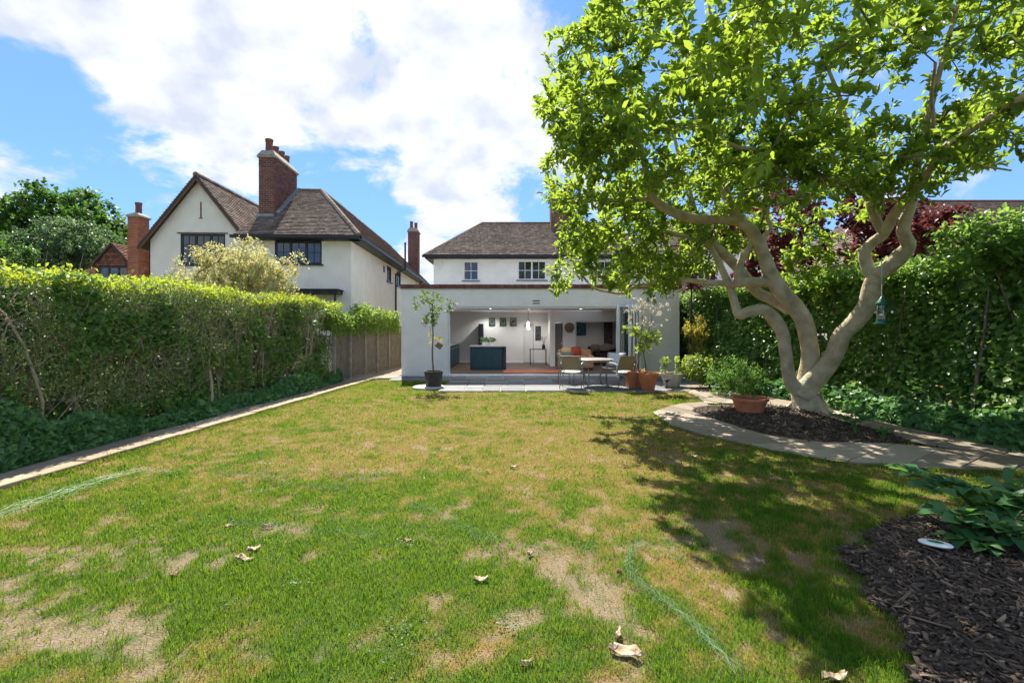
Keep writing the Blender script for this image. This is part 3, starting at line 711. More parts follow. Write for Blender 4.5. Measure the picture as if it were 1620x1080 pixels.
chimney(house,1.82,2.9,21.9-D,22.8-D,5.6,7.7,[(2.1,22.35-D,.4,.13),(2.6,22.35-D,.4,.13)],MATS['brick_dark'])
# folded door leaves stacked at the right of the opening
glassmat('clear_glass')
for k in range(6):
    a=Vector((3.42+.092*k,D+.02,0)); ang=[.17,.10,.06,.05,.05,.04][k]; d=Vector((math.sin(-ang if k==0 else ang),-math.cos(ang),0)); e=a+d*.86
    m=MB(); z0,z1=.07,2.27; w=.055
    m.bar(a+Vector((0,0,z0)),e+Vector((0,0,z0)),w,w*1.4); m.bar(a+Vector((0,0,z1)),e+Vector((0,0,z1)),w,w)
    m.bar(a+Vector((0,0,z0)),a+Vector((0,0,z1)),w); m.bar(e+Vector((0,0,z0)),e+Vector((0,0,z1)),w)
    lf=m.build('folding_door_leaf',MATS['alu'],house)
    g=MB(); g.bar(a+d*.03+Vector((0,0,(z0+z1)/2)),e-d*.03+Vector((0,0,(z0+z1)/2)),.012,z1-z0-.06); g.build('pane',MATS['clear_glass'],lf)
    if k in (0,2): g=MB(); h=a+d*.78; g.bar(h+Vector((-.045,0,1.0)),h+Vector((-.045,0,1.18)),.02); g.build('handle',MATS['alu'],lf)
# room inside
pm('floor_tile',(.07,.046,.034),(.12,.082,.062),4,.5,.1,30)
m=MB(); m.box(-2.95,EX1-.28,D+.3,24.2,.0,.055); fl=m.build('floor',MATS['floor_tile'],house)
m=MB(); m.box(-3.25,-2.95,D+.3,20.9,.05,2.3); m.build('inner_wall',MATS['plaster'],house)
m=MB(); wall_cells(m,-2.95,1.55,.055,2.3,20.7,20.9,[(.52,.95,.05,1.75)]); m.build('inner_wall',MATS['plaster'],house)
m=MB(); m.box(-.5+1.0,1.2,22.4,22.5,.05,2.3); m.build('inner_wall',MATS['plaster'],house)
m=MB(); wall_cells(m,1.52,2.56,.055,2.3,18.8,18.95,[(1.72,2.03,.05,1.78)]); m.box(2.56,4.5,18.8,18.95,1.83,2.3); m.box(1.55,1.7,18.95,20.9,.055,2.3); m.build('inner_wall',MATS['plaster'],house)
m=MB(); m.box(2.3,EX1,22.6,22.8,.055,2.3); m.box(EX1-.3,EX1-.28,D+.3,22.6,.055,2.3); m.build('inner_wall',MATS['plaster'],house)
pm('dark_door',(.11,.105,.10),(.14,.13,.125),4,.5)
m=MB(); m.box(1.73,2.02,18.86,18.9,.06,1.77); dd=m.build('inner_door',MATS['dark_door'],house); k=MB(); k.bar((1.985,18.85,.9),(1.985,18.85,1.02),.02); k.build('handle',MATS['alu'],dd)
m=MB(); m.box(.54,.93,20.84,20.88,.06,1.74); m.build('inner_door',MATS['plaster'],house)
for a,b_,y_ in ((-2.95,.5,20.69),(.97,1.5,20.69),(2.06,2.55,18.79)): m=MB(); m.box(a,b_,y_-.008,y_+.008,.056,.15); m.build('skirting',MATS['white_frame'],house)
# lamps in the ceiling
mm_,nt,N,L,b=newmat('lamp_glow'); b.inputs['Emission Color'].default_value=(1,.93,.82,1); b.inputs['Emission Strength'].default_value=9; MATS['lamp_glow']=mm_
def downlight(x,y,w,lab):
    t=thing('downlight',lab,'ceiling light',(x,y,2.25),group='downlights in the garden room ceiling')
    m=MB(); m.lathe([(.045,0),(.06,0),(.06,-.012),(.045,-.012)],(0,0,0),16); m.build('bezel',MATS['white_frame'],t,local=True)
    m=MB(); m.lathe([(.044,-.004),(.001,-.004)],(0,0,0),16); m.build('lens',MATS['lamp_glow'],t,local=True)
    l=bpy.data.lights.new('downlight_lamp','SPOT'); l.energy=w*2.0; l.spot_size=math.radians(150); l.spot_blend=.7; l.color=(1,.97,.93); l.shadow_soft_size=.05
    o=bpy.data.objects.new('downlight_lamp',l); COL.objects.link(o); o.parent=t; o.location=(0,0,-.03)
for (x,y,lab) in ((-.75,16.3,'ceiling downlight nearest the open doorway above the kitchen island'),(.62,16.9,'ceiling downlight right of the hanging bulbs, between the two rooflights'),
                  (-2.2,17.5,'ceiling downlight above the dark kitchen units at the left wall'),(2.4,16.4,'ceiling downlight above the tan sofa near the folded doors'),
                  (.8,19.8,'ceiling downlight in front of the back wall by the inner door'),(-1.0,20.1,'ceiling downlight washing the wall with three pictures')):
    downlight(x,y,6,lab)
downlight(3.6,20.8,3,'ceiling downlight in the snug behind the wide opening')
# --- furnishing
pm('teal_unit',(.014,.045,.06),(.02,.058,.075),5,.45); pm('worktop',(.30,.31,.32),(.38,.39,.40),8,.3)
t=thing('kitchen_island','dark teal kitchen island with grey top seen through the open doorway','kitchen island',(-.9,17.4,.055))
m=MB(); m.bbox(-1.52,-.36,17.1,17.75,.06,.90,.006); m.build('cabinet',MATS['teal_unit'],t)
for k in range(4): m=MB(); m.box(-1.5+.285*k,-1.5+.285*k+.275,17.088,17.098,.14,.88); m.build('panel',MATS['teal_unit'],t)
m=MB(); m.bbox(-1.56,-.18,17.05,17.85,.902,.94,.006); m.build('worktop',MATS['worktop'],t)
m=MB(); m.box(-.358,-.22,17.2,17.75,.06,.9); m.build('end_cupboard',MATS['dark_frame'],t)
for x_,y_,lab in ((-1.02,17.35,'left pale pot of green leaves on the kitchen island'),(-.78,17.45,'right pale pot of green leaves on the kitchen island')):
    t=thing('island_plant',lab,'potted plant',(x_,y_,.942),group='pots on the island'); m=MB(); m.lathe([(.001,.0),(.085,0),(.10,.13),(.085,.13),(.08,.09),(.001,.09)],(x_,y_,.942),16); m.build('pot',MATS['plaster'],t)
    q_=rv(60)*np.array([.15,.1,.06])+np.array([x_,y_,1.14]); leaves('foliage',q_,rv(60),unit(rv(60)*.6+np.array([0,0,1])),RNG.uniform(.06,.11,60),T_leaf(.6),MATS['leaf_ivy'],t)
t=thing('kitchen_units','dark teal kitchen base units along the left wall of the room','kitchen units',(-2.6,19,.055))
m=MB(); m.bbox(-2.94,-2.32,16.4,20.6,.06,.9,.006); m.build('cabinet',MATS['teal_unit'],t)
m=MB(); m.bbox(-2.945,-2.28,16.38,20.65,.902,.945,.006); m.build('worktop',MATS['worktop'],t)
for k in range(6): m=MB(); m.box(-2.318,-2.30,16.43+.69*k,16.43+.69*k+.67,.12,.88); f=m.build('door',MATS['teal_unit'],t); h=MB(); h.bar((-2.29,16.6+.69*k,.78),(-2.29,16.9+.69*k,.78),.014); h.build('handle',MATS['alu'],f)
t=thing('tall_cabinet','tall narrow black cabinet against the back wall behind the island','cabinet',(-1.3,20.5,.055))
m=MB(); m.bbox(-1.44,-1.24,20.2,20.66,.06,1.76,.006); m.build('carcass',MATS['dark_frame'],t); m=MB(); m.box(-1.425,-1.255,20.185,20.197,.15,1.74); d_=m.build('door',MATS['dark_frame'],t); m=MB(); m.bar((-1.28,20.17,.9),(-1.28,20.17,1.2),.014); m.build('handle',MATS['alu'],d_)
def picture(x0,x1,z0,z1,y,lab,cols,group=None,border=.025):
    t=thing('framed_picture',lab,'picture',((x0+x1)/2,y,z0),group=group)
    m=MB(); m.box(x0,x1,y-.03,y-.003,z0,z0+border); m.box(x0,x1,y-.03,y-.003,z1-border,z1); m.box(x0,x0+border,y-.03,y-.003,z0+border,z1-border); m.box(x1-border,x1,y-.03,y-.003,z0+border,z1-border); m.build('frame',MATS['dark_frame'],t)
    k='print_%d'%len(MATS); pm(k,*cols,scale=7,rough=.4,lo=.4,hi=.62)
    m=MB(); m.box(x0+border,x1-border,y-.015,y-.005,z0+border,z1-border); m.build('print',MATS[k],t)
for x,lab,c in ((-.88,'left of three small dark framed prints high on the back wall',((.02,.03,.03),(.14,.17,.16))),(-.40,'middle one of three small framed prints, green leaves on dark',((.02,.04,.03),(.16,.30,.16))),(.06,'right of three small framed prints, pale blooms on dark',((.02,.03,.03),(.34,.36,.30)))):
    picture(x-.14,x+.14,1.66,2.03,20.7,lab,c,'three framed prints in a row')
picture(1.02,1.27,1.05,1.66,20.7,'tall dark framed picture between the inner door and the pier',((.02,.025,.03),(.07,.08,.09)))
picture(3.10,3.55,1.22,1.80,22.6,'square dark blue painting beside the round woven tray',((.01,.05,.085),(.05,.16,.22)),border=.012)
pm('wicker',(.16,.12,.075),(.30,.24,.16),30,.8,.5,120)
t=thing('woven_tray','round woven tray hung on the white pier','wall tray',(2.29,18.79,1.48))
m=MB(); 
for k in range(9): r0=.02*k+.004; r1=.02*(k+1); m.add([(2.29+r*math.cos(a*math.pi/12),y_,1.6+r*math.sin(a*math.pi/12)) for r,y_ in ((r0,18.765+.001*k),((r0+r1)/2,18.755+.001*k),(r1,18.765+.001*k)) for a in range(24)],[(i*24+a,i*24+(a+1)%24,(i+1)*24+(a+1)%24,(i+1)*24+a) for i in range(2) for a in range(24)])
m.build('weave',MATS['wicker'],t); m=MB(); m.tube([(2.29+.185*math.cos(a*math.pi/12),18.77,1.6+.185*math.sin(a*math.pi/12)) for a in range(25)],.012,6); m.build('rim',MATS['wicker'],t)
pm('sofa_tan',(.36,.20,.11),(.44,.26,.15),6,.7,.2,50); pm('cushion_red',(.26,.05,.03),None,rough=.9); pm('cushion_tan',(.42,.30,.19),None,rough=.9)
pm('throw_dark',(.06,.05,.045),(.16,.13,.115),9,.95,.6,30); pm('rug_red',(.34,.085,.05),(.46,.14,.08),14,.95,.3,90)
def sofa(lab,x0,x1,y0,y1,mat,cush,h=.72):
    t=thing('sofa',lab,'sofa',((x0+x1)/2,(y0+y1)/2,.055))
    m=MB(); m.bbox(x0,x1,y0,y1,.14,.40,.03); m.build('seat_base',mat,t)
    m=MB(); m.bbox(x0,x1,y1-.2,y1,.40,h,.04); m.build('backrest',mat,t)
    for xa in (x0,x1-.18): m=MB(); m.bbox(xa,xa+.18,y0,y1-.21,.40,.60,.04); m.build('armrest',mat,t)
    m=MB(); m.bbox(x0+.19,x1-.19,y0-.02,y1-.21,.41,.53,.04); m.build('seat_cushion',mat,t)
    for xa in (x0+.05,x1-.09):
        for ya in (y0+.05,y1-.09): m=MB(); m.box(xa,xa+.04,ya,ya+.04,.056,.14); m.build('leg',MATS['dark_frame'],t)
    for i,c in enumerate(cush):
        x=x0+.3+i*.36; m=MB()
        prof=[]
        for a in range(9):
            for b__ in range(9):
                u,v=a/4-1,b__/4-1; prof.append((x+.19*u*(1-.08*v*v),y1-.24-.07*(1-u*u)*(1-v*v)-.06+.08*v*.5,.70+.18*v*(1-.08*u*u)))
        m.add(prof,[(i_*9+j,i_*9+j+1,(i_+1)*9+j+1,(i_+1)*9+j) for i_ in range(8) for j in range(8)])
        m.add([(p[0],p[1]+.10 if 0 else 2*(y1-.30)-p[1]+.06,p[2]) for p in prof],[(i_*9+j,(i_+1)*9+j,(i_+1)*9+j+1,i_*9+j+1) for i_ in range(8) for j in range(8)])
        m.build('cushion',MATS[c],t,smooth=True)
    return t
sofa('tan leather sofa with tan and rust cushions behind the patio table',1.75,3.0,17.2,18.0,MATS['sofa_tan'],['cushion_tan','cushion_red'],.78)
so=sofa('dark sofa with heaped throws deep in the room by the curtain',3.3,4.75,19.8,20.6,MATS['throw_dark'],['cushion_tan'],.8)
m=MB(); vs=[]
for a in range(14):
    for b__ in range(10):
        u,v=a/13,b__/9; vs.append((3.35+1.3*u,19.72+.75*v,.58+.34*math.sin(u*2.2)**2*(.4+.6*v)+.05*math.sin(9*u+4*v)))
m.add(vs,[(i*10+j,i*10+j+1,(i+1)*10+j+1,(i+1)*10+j) for i in range(13) for j in range(9)]); m.build('throw',MATS['throw_dark'],so,smooth=True)
t=MB(); t.bbox(-.3,1.75,16.05,17.0,.058,.072,.004); t.build('rug',MATS['rug_red'],label='rust red rug on the dark floor inside the doorway',cat='rug')
t=thing('side_table','small dark metal side table before the back wall','side table',(1.0,19.3,.055))
m=MB(); m.bbox(.72,1.42,19.1,19.6,.70,.725,.004); m.build('top',MATS['dark_frame'],t)
for xa in (.75,1.39):
    for ya in (19.13,19.57): m=MB(); m.bar((xa,ya,.056),(xa,ya,.70),.022); m.build('leg',MATS['dark_frame'],t)
t=thing('table_vase','black vase of twigs standing on the small side table','vase',(1.3,19.35,.725))
m=MB(); m.lathe([(.001,.002),(.05,.002),(.075,.08),(.06,.15),(.035,.18),(.04,.2)],(1.3,19.35,.725),14); m.build('body',MATS['dark_frame'],t,smooth=True)
m=MB(); 
for k in range(9): a=random.uniform(0,6.3); m.tube([(1.3,19.35,.8),(1.3+.06*math.cos(a),19.35+.06*math.sin(a),1.05),(1.3+.16*math.cos(a),19.35+.16*math.sin(a),1.25)],.004,4)
m.build('twigs',MATS['bark_twig'],t)
for x,y,z,lab in ((.62,18.2,1.72,'clear glass pendant bulb hanging left of the white pier'),(.66,19.0,1.62,'smaller pendant bulb hanging further back by the inner door')):
    t=thing('pendant_lamp',lab,'pendant lamp',(x,y,z),group='pendant bulbs'); m=MB(); m.tube([(0,0,.1),(0,0,2.25-z)],.005,5); m.build('flex',MATS['dark_frame'],t,local=True)
    m=MB(); m.lathe([(.001,-.09),(.03,-.085),(.05,-.04),(.045,0),(.025,.05),(.018,.1)],(0,0,0),14); m.build('bulb',MATS['lamp_glow'],t,smooth=True,local=True)
t=thing('curtain','dark curtain hanging at the right of the snug wall','curtain',(4.55,22.3,.1)); m=MB()
for k in range(14): m.add([(4.35+.03*k,22.3+.04*(k%2),.1),(4.38+.03*k,22.3+.04*((k+1)%2),.1),(4.38+.03*k,22.3+.04*((k+1)%2),1.85),(4.35+.03*k,22.3+.04*(k%2),1.85)],[(0,1,2,3)])
m.build('cloth',MATS['throw_dark'],t); m=MB(); m.tube([(4.2,22.3,1.87),(4.95,22.3,1.87)],.012,6); m.build('rail',MATS['dark_frame'],t)

# --- white house next door on the left
NH=thing('neighbour_house','white rendered neighbouring house with gable, brown roof and tall brick chimney','house',(-6.02,17.6,0),math.radians(2.6))
m=MB(); wall_cells(m,-3.9,0,0,4.91,0,.3,[(-2.79,-1.07,3.96,4.84)]); m.build('wall',MATS['render_cream'],NH,local=True)
window(NH,-2.79,-1.07,3.96,4.84,0,MATS['dark_frame'],2,2,3,fw=.07,sill=MATS['dark_frame'])
# side wall faces +x
m=MB()
hs=[(6.1,7.2,3.95,4.75),(8.6,9.8,3.95,4.78)]
xs=sorted({.3,20.5,*[h[0] for h in hs],*[h[1] for h in hs]}); zs=[0,3.95,4.75,4.78,4.91]
for i in range(len(xs)-1):
    for j in range(len(zs)-1):
        c=((xs[i]+xs[i+1])/2,(zs[j]+zs[j+1])/2)
        if any(h[0]<c[0]<h[1] and h[2]<c[1]<h[3] for h in hs): continue
        m.box(-.3,0,xs[i],xs[i+1],zs[j],zs[j+1])
m.build('side_wall',MATS['render_cream'],NH,local=True)
for h in hs:
    m=MB(); y0,y1,z0,z1=h; fw=.07
    m.box(-.1,-.02,y0,y1,z0,z0+fw); m.box(-.1,-.02,y0,y1,z1-fw,z1); m.box(-.1,-.02,y0,y0+fw,z0+fw,z1-fw); m.box(-.1,-.02,y1-fw,y1,z0+fw,z1-fw); m.box(-.09,-.03,(y0+y1)/2-.03,(y0+y1)/2+.03,z0+fw,z1-fw)
    w=m.build('window',MATS['dark_frame'],NH,local=True); p=MB(); p.box(-.07,-.06,y0+.03,y1-.03,z0+.03,z1-.03); p.build('pane',MATS['window_glass'],w,local=True)
    s=MB(); s.box(-.02,.07,y0-.06,y1+.06,z0-.06,z0-.003); s.build('window_sill',MATS['dark_frame'],w,local=True)
m=MB(); m.box(.002,.02,5.3,5.6,4.3,4.6); m.build('vent',MATS['gutter'],NH,local=True)
m=MB(); m.tube([(.10,7.85,.1),(.10,7.85,4.5),(.60,7.85,4.75),(.60,7.85,6.2)],.05,8); m.build('drainpipe',MATS['gutter'],NH,local=True)
m=MB(); m.tube([(.4,15.6,4.85),(.14,15.7,4.6),(.1,15.7,.1)],.045,8); m.build('drainpipe',MATS['gutter'],NH,local=True)
m=MB(); m.box(-2.1,-.3,-.65,-.002,2.82,2.94); m.box(-2.14,-.26,-.7,-.002,2.95,2.99); m.build('canopy',MATS['gutter'],NH,local=True)
for x in (-2.0,-1.2,-.4): m=MB(); m.box(x-.03,x+.03,-.6,-.54,0,2.819); m.build('canopy_post',MATS['dark_frame'],NH,local=True)
e=4.95; AP=(-2.15,3.0,7.55); AL=(-3.1,3.0,7.55); BK=(-2.15,17.2,7.55)
roof_plane(NH,'roof',(-4.05,-.4,e),(.4,-.4,e),AP,AL,MATS['tile_roof'])
roof_plane(NH,'roof',(.4,-.4,e),(.4,20.9,e),BK,AP,MATS['tile_roof'],gauge=.12,w=.2)
roof_plane(NH,'roof',(-6,8,5.2),(-4.05,-.4,e),AL,(-3.1,8,7.55),MATS['tile_roof'])
roof_plane(NH,'roof',(-9,2.6,5.0),(-3.2,2.6,5.0),(-3.2,5.2,7.15),(-9,5.2,7.15),MATS['tile_roof'])
roof_plane(NH,'roof',(-4.7,20.9,e),(-4.7,3.6,e),(-2.2,3.6,7.5),(-2.2,17.2,7.5),MATS['tile_roof'],tiles=False)
m=MB(); ridge_line(m,AL,AP); ridge_line(m,AP,BK); ridge_line(m,(.4,-.4,e+.03),AP,.1); ridge_line(m,(-9,5.2,7.15),(-3.2,5.2,7.15)); m.build('ridge_tiles',MATS['tile_roof'],NH,local=True,kind='stuff')
m=MB(); m.box(-4.15,.45,-.52,-.40,4.84,4.94); m.box(-4.0,.38,-.40,-.002,4.82,4.85); m.box(.40,.52,-.40,20.9,4.84,4.94); m.box(.002,.40,-.38,20.9,4.82,4.85); m.build('gutter',MATS['gutter'],NH,local=True)
# gable
gy=.5; gx0,gx1,gxa,gze,gza=-7.6,-3.98,-5.8,4.9,7.2
m=MB(); wall_cells(m,gx0,-3.9,0,gze,gy,gy+.3,[(-6.5,-4.85,3.98,gze+1)]) ; 
def zr(x): return gze+(gza-gze)*(1-abs(x-gxa)/1.8)
for x0,x1 in ((gx0,-6.5),(-6.5,gxa),(gxa,-4.85),(-4.85,gx1)):
    zb=5.15 if -6.5<=x0<-4.85 else gze
    m.add([(x0,gy,zb),(x1,gy,zb),(x1,gy,max(zb,zr(x1))),(x0,gy,max(zb,zr(x0))),(x0,gy+.3,zb),(x1,gy+.3,zb),(x1,gy+.3,max(zb,zr(x1))),(x0,gy+.3,max(zb,zr(x0)))],[(0,1,2,3),(7,6,5,4),(0,4,5,1),(3,2,6,7),(0,3,7,4),(1,5,6,2)])
m.box(gx0,gx0+.3,gy+.3,6,0,gze); m.build('gable_wall',MATS['render_cream'],NH,local=True)
window(NH,-6.5,-4.85,3.98,5.15,gy,MATS['dark_frame'],2,3,3,fw=.07,sill=MATS['dark_frame'])
m=MB(); m.box(-6.6,-4.75,gy-.05,gy-.002,5.155,5.19); m.build('drip_tiles',MATS['clay_pot'],NH,local=True)
m=MB(); m.box(-5.77,-5.72,gy-.012,gy+.05,5.75,6.35); m.box(-5.82,-5.67,gy-.014,gy+.05,5.72,5.75); m.build('slit_vent',MATS['clay_pot'],NH,local=True)
k=(gza-gze)/1.8; o=.32
roof_plane(NH,'roof',(gx1+o,gy-.25,gze-k*o+.1),(gx1+o,6,gze-k*o+.1),(gxa,6,gza+.1),(gxa,gy-.25,gza+.1),MATS['tile_roof'])
roof_plane(NH,'roof',(gx0-o,6,gze-k*o+.1),(gx0-o,gy-.25,gze-k*o+.1),(gxa,gy-.25,gza+.1),(gxa,6,gza+.1),MATS['tile_roof'])
m=MB(); ridge_line(m,(gxa,gy-.25,gza+.12),(gxa,6,gza+.12),.1); m.build('ridge_tiles',MATS['tile_roof'],NH,local=True,kind='stuff')
for s in (-1,1):
    m=MB(); m.bar((gxa,gy-.22,gza+.02),(gxa+s*(1.8+o),gy-.22,gze-k*o+.02),.03,.13,up=(0,0,1)); m.build('bargeboard',MATS['barge'],NH,local=True)
chimney(NH,-3.80,-3.20,.9,3.05,5.0,8.22,[(-3.5,1.12,.5,.15),(-3.5,1.68,.42,.13),(-3.5,2.2,.42,.14),(-3.5,2.72,.42,.12)],MATS['brick_dark'])
m=MB(); 
for k_ in range(14):
    y0=1.0+.145*k_; z0=4.95+(y0+.4)*(7.55-4.95)/3.4; m.box(-3.195,-3.05+.02*(k_%2),y0,y0+.15,z0-.05,z0+.16)
m.box(-3.82,-3.18,.80,.895,5.72,6.0); m.build('lead_flashing',MATS['lead'],NH,local=True)
chimney(NH,-.95,-.22,17.6,18.6,5.0,8.75,[(-.75,18.0,.55,.13),(-.45,18.2,.5,.13)],MATS['brick_dark'])

# --- old cottage far left
CT=thing('brick_chimney_cottage','far cottage with tile-hung dormer and tall red brick chimney behind the hedge','cottage',(-19,23,0))
loc=lambda x,y,z:(x+19,y-23,z)
m=MB(); m.box(-1.4,1.85,0,4,0,4.2); m.build('wall',MATS['brick_red'],CT,local=True)
roof_plane(CT,'roof',(-2.2,-.4,4.0),(2.0,-.4,4.0),(2.0,2,5.9),(-.6,2,5.9),MATS['tile_red'])
roof_plane(CT,'tile_hung_wall',(1.2,-.42,3.4),(1.95,-.42,3.4),(1.95,-.30,5.6),(1.2,-.30,5.6),MATS['tile_red'])
dx0,dx1,dxa=-.72,.95,.12
m=MB(); m.box(dx0,dx1,-.7,1.5,3.2,4.52); m.build('dormer',MATS['tile_red'],CT,local=True)
roof_plane(CT,'dormer_gable',(dx0-.1,-.72,4.52),(dx1+.1,-.72,4.52),(dxa,-.70,5.5),(dxa,-.70,5.5),MATS['tile_red'],w=.16,gauge=.11)
roof_plane(CT,'roof',(dx1+.15,-.85,4.50),(dx1+.15,1.6,4.50),(dxa,1.6,5.58),(dxa,-.85,5.58),MATS['tile_red'])
roof_plane(CT,'roof',(dx0-.15,1.6,4.50),(dx0-.15,-.85,4.50),(dxa,-.85,5.58),(dxa,1.6,5.58),MATS['tile_red'])
window(CT,dx0+.2,dx1-.1,3.6,4.48,-.76,MATS['dark_frame'],1,1,3,fw=.06)
chimney(CT,1.12,1.62,-1.1,-.42,3.0,6.75,[(1.37,-.76,.55,.15)],MATS['brick_red'],cap=.12)

# --- brick shed wall right of the house, and roofs beyond the right hedge
SH=thing('brick_outbuilding','small brick outbuilding with white lattice window between house wall and ivy','shed',(6.4,16.4,0))
m=MB(); wall_cells(m,-.9,1.4,0,2.6,0,.25,[(-.8,.1,.95,1.68)]); m.box(-.9,-.65,.25,3,0,2.6); m.build('wall',MATS['brick_red'],SH,local=True)
window(SH,-.8,.1,.95,1.68,0,MATS['white_frame'],4,4,1,fw=.04)
roof_plane(SH,'roof',(-1.05,-.25,2.55),(1.6,-.25,2.55),(1.6,1.6,3.4),(-1.05,1.6,3.4),MATS['tile_roof'])
RH=thing('tiled_house','white house with sunlit tiled roof beyond the right hedge','house',(16.5,17,0))
m=MB(); m.box(-2.9,6,0,8,0,4.2); m.build('wall',MATS['render_white'],RH,local=True)
roof_plane(RH,'roof',(-3.3,-.5,4.1),(6.4,-.5,4.1),(6.4,4,7.2),(-.2,4,7.2),MATS['tile_roof'],w=.2,gauge=.13)
roof_plane(RH,'roof',(-3.3,8.5,4.1),(-3.3,-.5,4.1),(-.2,4,7.2),(-.2,4,7.2),MATS['tile_roof'],w=.2,gauge=.13)
m=MB(); ridge_line(m,(-.2,4,7.2),(6.4,4,7.2)); ridge_line(m,(-3.3,-.5,4.13),(-.2,4,7.22)); m.build('ridge_tiles',MATS['clay_pot'],RH,local=True,kind='stuff')
window(RH,-1.6,-.3,2.6,3.7,-.06,MATS['white_frame'],2,2,2)
BH=thing('distant_house','far house with brown roof glimpsed between the branches of the big tree','house',(11.5,27,0))
m=MB(); m.box(-2.6,4,0,7,0,6.3); m.build('wall',MATS['render_white'],BH,local=True)
roof_plane(BH,'roof',(-3,-.5,6.2),(4.4,-.5,6.2),(4.4,3.4,8.6),(-3,3.4,8.6),MATS['tile_roof'],w=.2,gauge=.14)
roof_plane(BH,'roof',(4.4,7.4,6.2),(-3,7.4,6.2),(-3,3.4,8.6),(4.4,3.4,8.6),MATS['tile_roof'],tiles=False)
m=MB(); m.add([(-2.6,0,6.3),(-2.6,7,6.3),(-2.6,3.4,8.5),(-2.5,0,6.3),(-2.5,7,6.3),(-2.5,3.4,8.5)],[(0,2,1),(3,4,5),(0,3,5,2),(1,2,5,4)]); m.build('gable_wall',MATS['render_white'],BH,local=True)
window(BH,-1.2,.2,4.2,5.4,-.06,MATS['white_frame'],2,2,2)

# ------------------------------------------------------------------ plants
def grow(roots, targets, step=.28, sag=.0):
    """join every target to the nearest node of the tree grown so far; returns nodes, parents"""
    nodes=[Vector(p) for p in roots]; par=[-1]*len(nodes); ends=[]
    arr=np.zeros((len(nodes)+len(targets)*14+10,3)); arr[:len(nodes)]=np.array(roots); n=len(nodes)
    base=np.array(roots); d0=np.array([np.min(np.linalg.norm(base-t,axis=1)) for t in targets])
    for ti in np.argsort(d0):
        t=np.asarray(targets[ti]); dd=np.linalg.norm(arr[:n]-t,axis=1); i=int(np.argmin(dd)); L_=dd[i]
        k=max(1,min(13,int(L_/step))); prev=i; a=arr[i].copy()
        side=rv(1)[0]*L_*.10
        for s in range(1,k+1):
            u=s/k; q=a+(t-a)*u+side*math.sin(math.pi*u)+np.array([0,0,-sag*L_*math.sin(math.pi*u)])
            arr[n]=q; par.append(prev); prev=n; n+=1
        ends.append((n-1,ti))
    return arr[:n],par,ends
def twig_mesh(name,arr,par,nroot,r_tip,expo,mat,parent,rmax=.05,sides=5):
    n=len(arr); cnt=np.zeros(n)
    haschild=np.zeros(n,bool)
    for i in range(nroot,n): haschild[par[i]]=True
    for i in range(n-1,nroot-1,-1):
        if not haschild[i]: cnt[i]+=1
        if par[i]>=0: cnt[par[i]]+=cnt[i]
    r=np.minimum(rmax,r_tip*np.maximum(cnt,1)**expo)
    mb=MB()
    for i in range(nroot,n):
        p=par[i]; rp=min(r[p] if p>=nroot else r[i]*1.25, r[i]*1.5); mb.tube([arr[p],arr[i]],[rp,r[i]],sides,caps=False)
    return mb.build(name,mat,parent,smooth=True,kind='stuff')
def whorl(ends_p, dirs, per, lmin, lmax, spread=1.0, up=.35, back=.25):
    """leaves set round twig ends"""
    n=len(ends_p)*per; c=np.repeat(ends_p,per,0); td=np.repeat(unit(dirs),per,0)
    r=rv(n); d=unit(td*.55+r*spread+np.array([0,0,up])); c=c-td*(RNG.random((n,1))*back)+r*.02
    nrm=unit(np.array([0,0,1.0])+rv(n)*.65); return c,d,nrm,RNG.uniform(lmin,lmax,n)

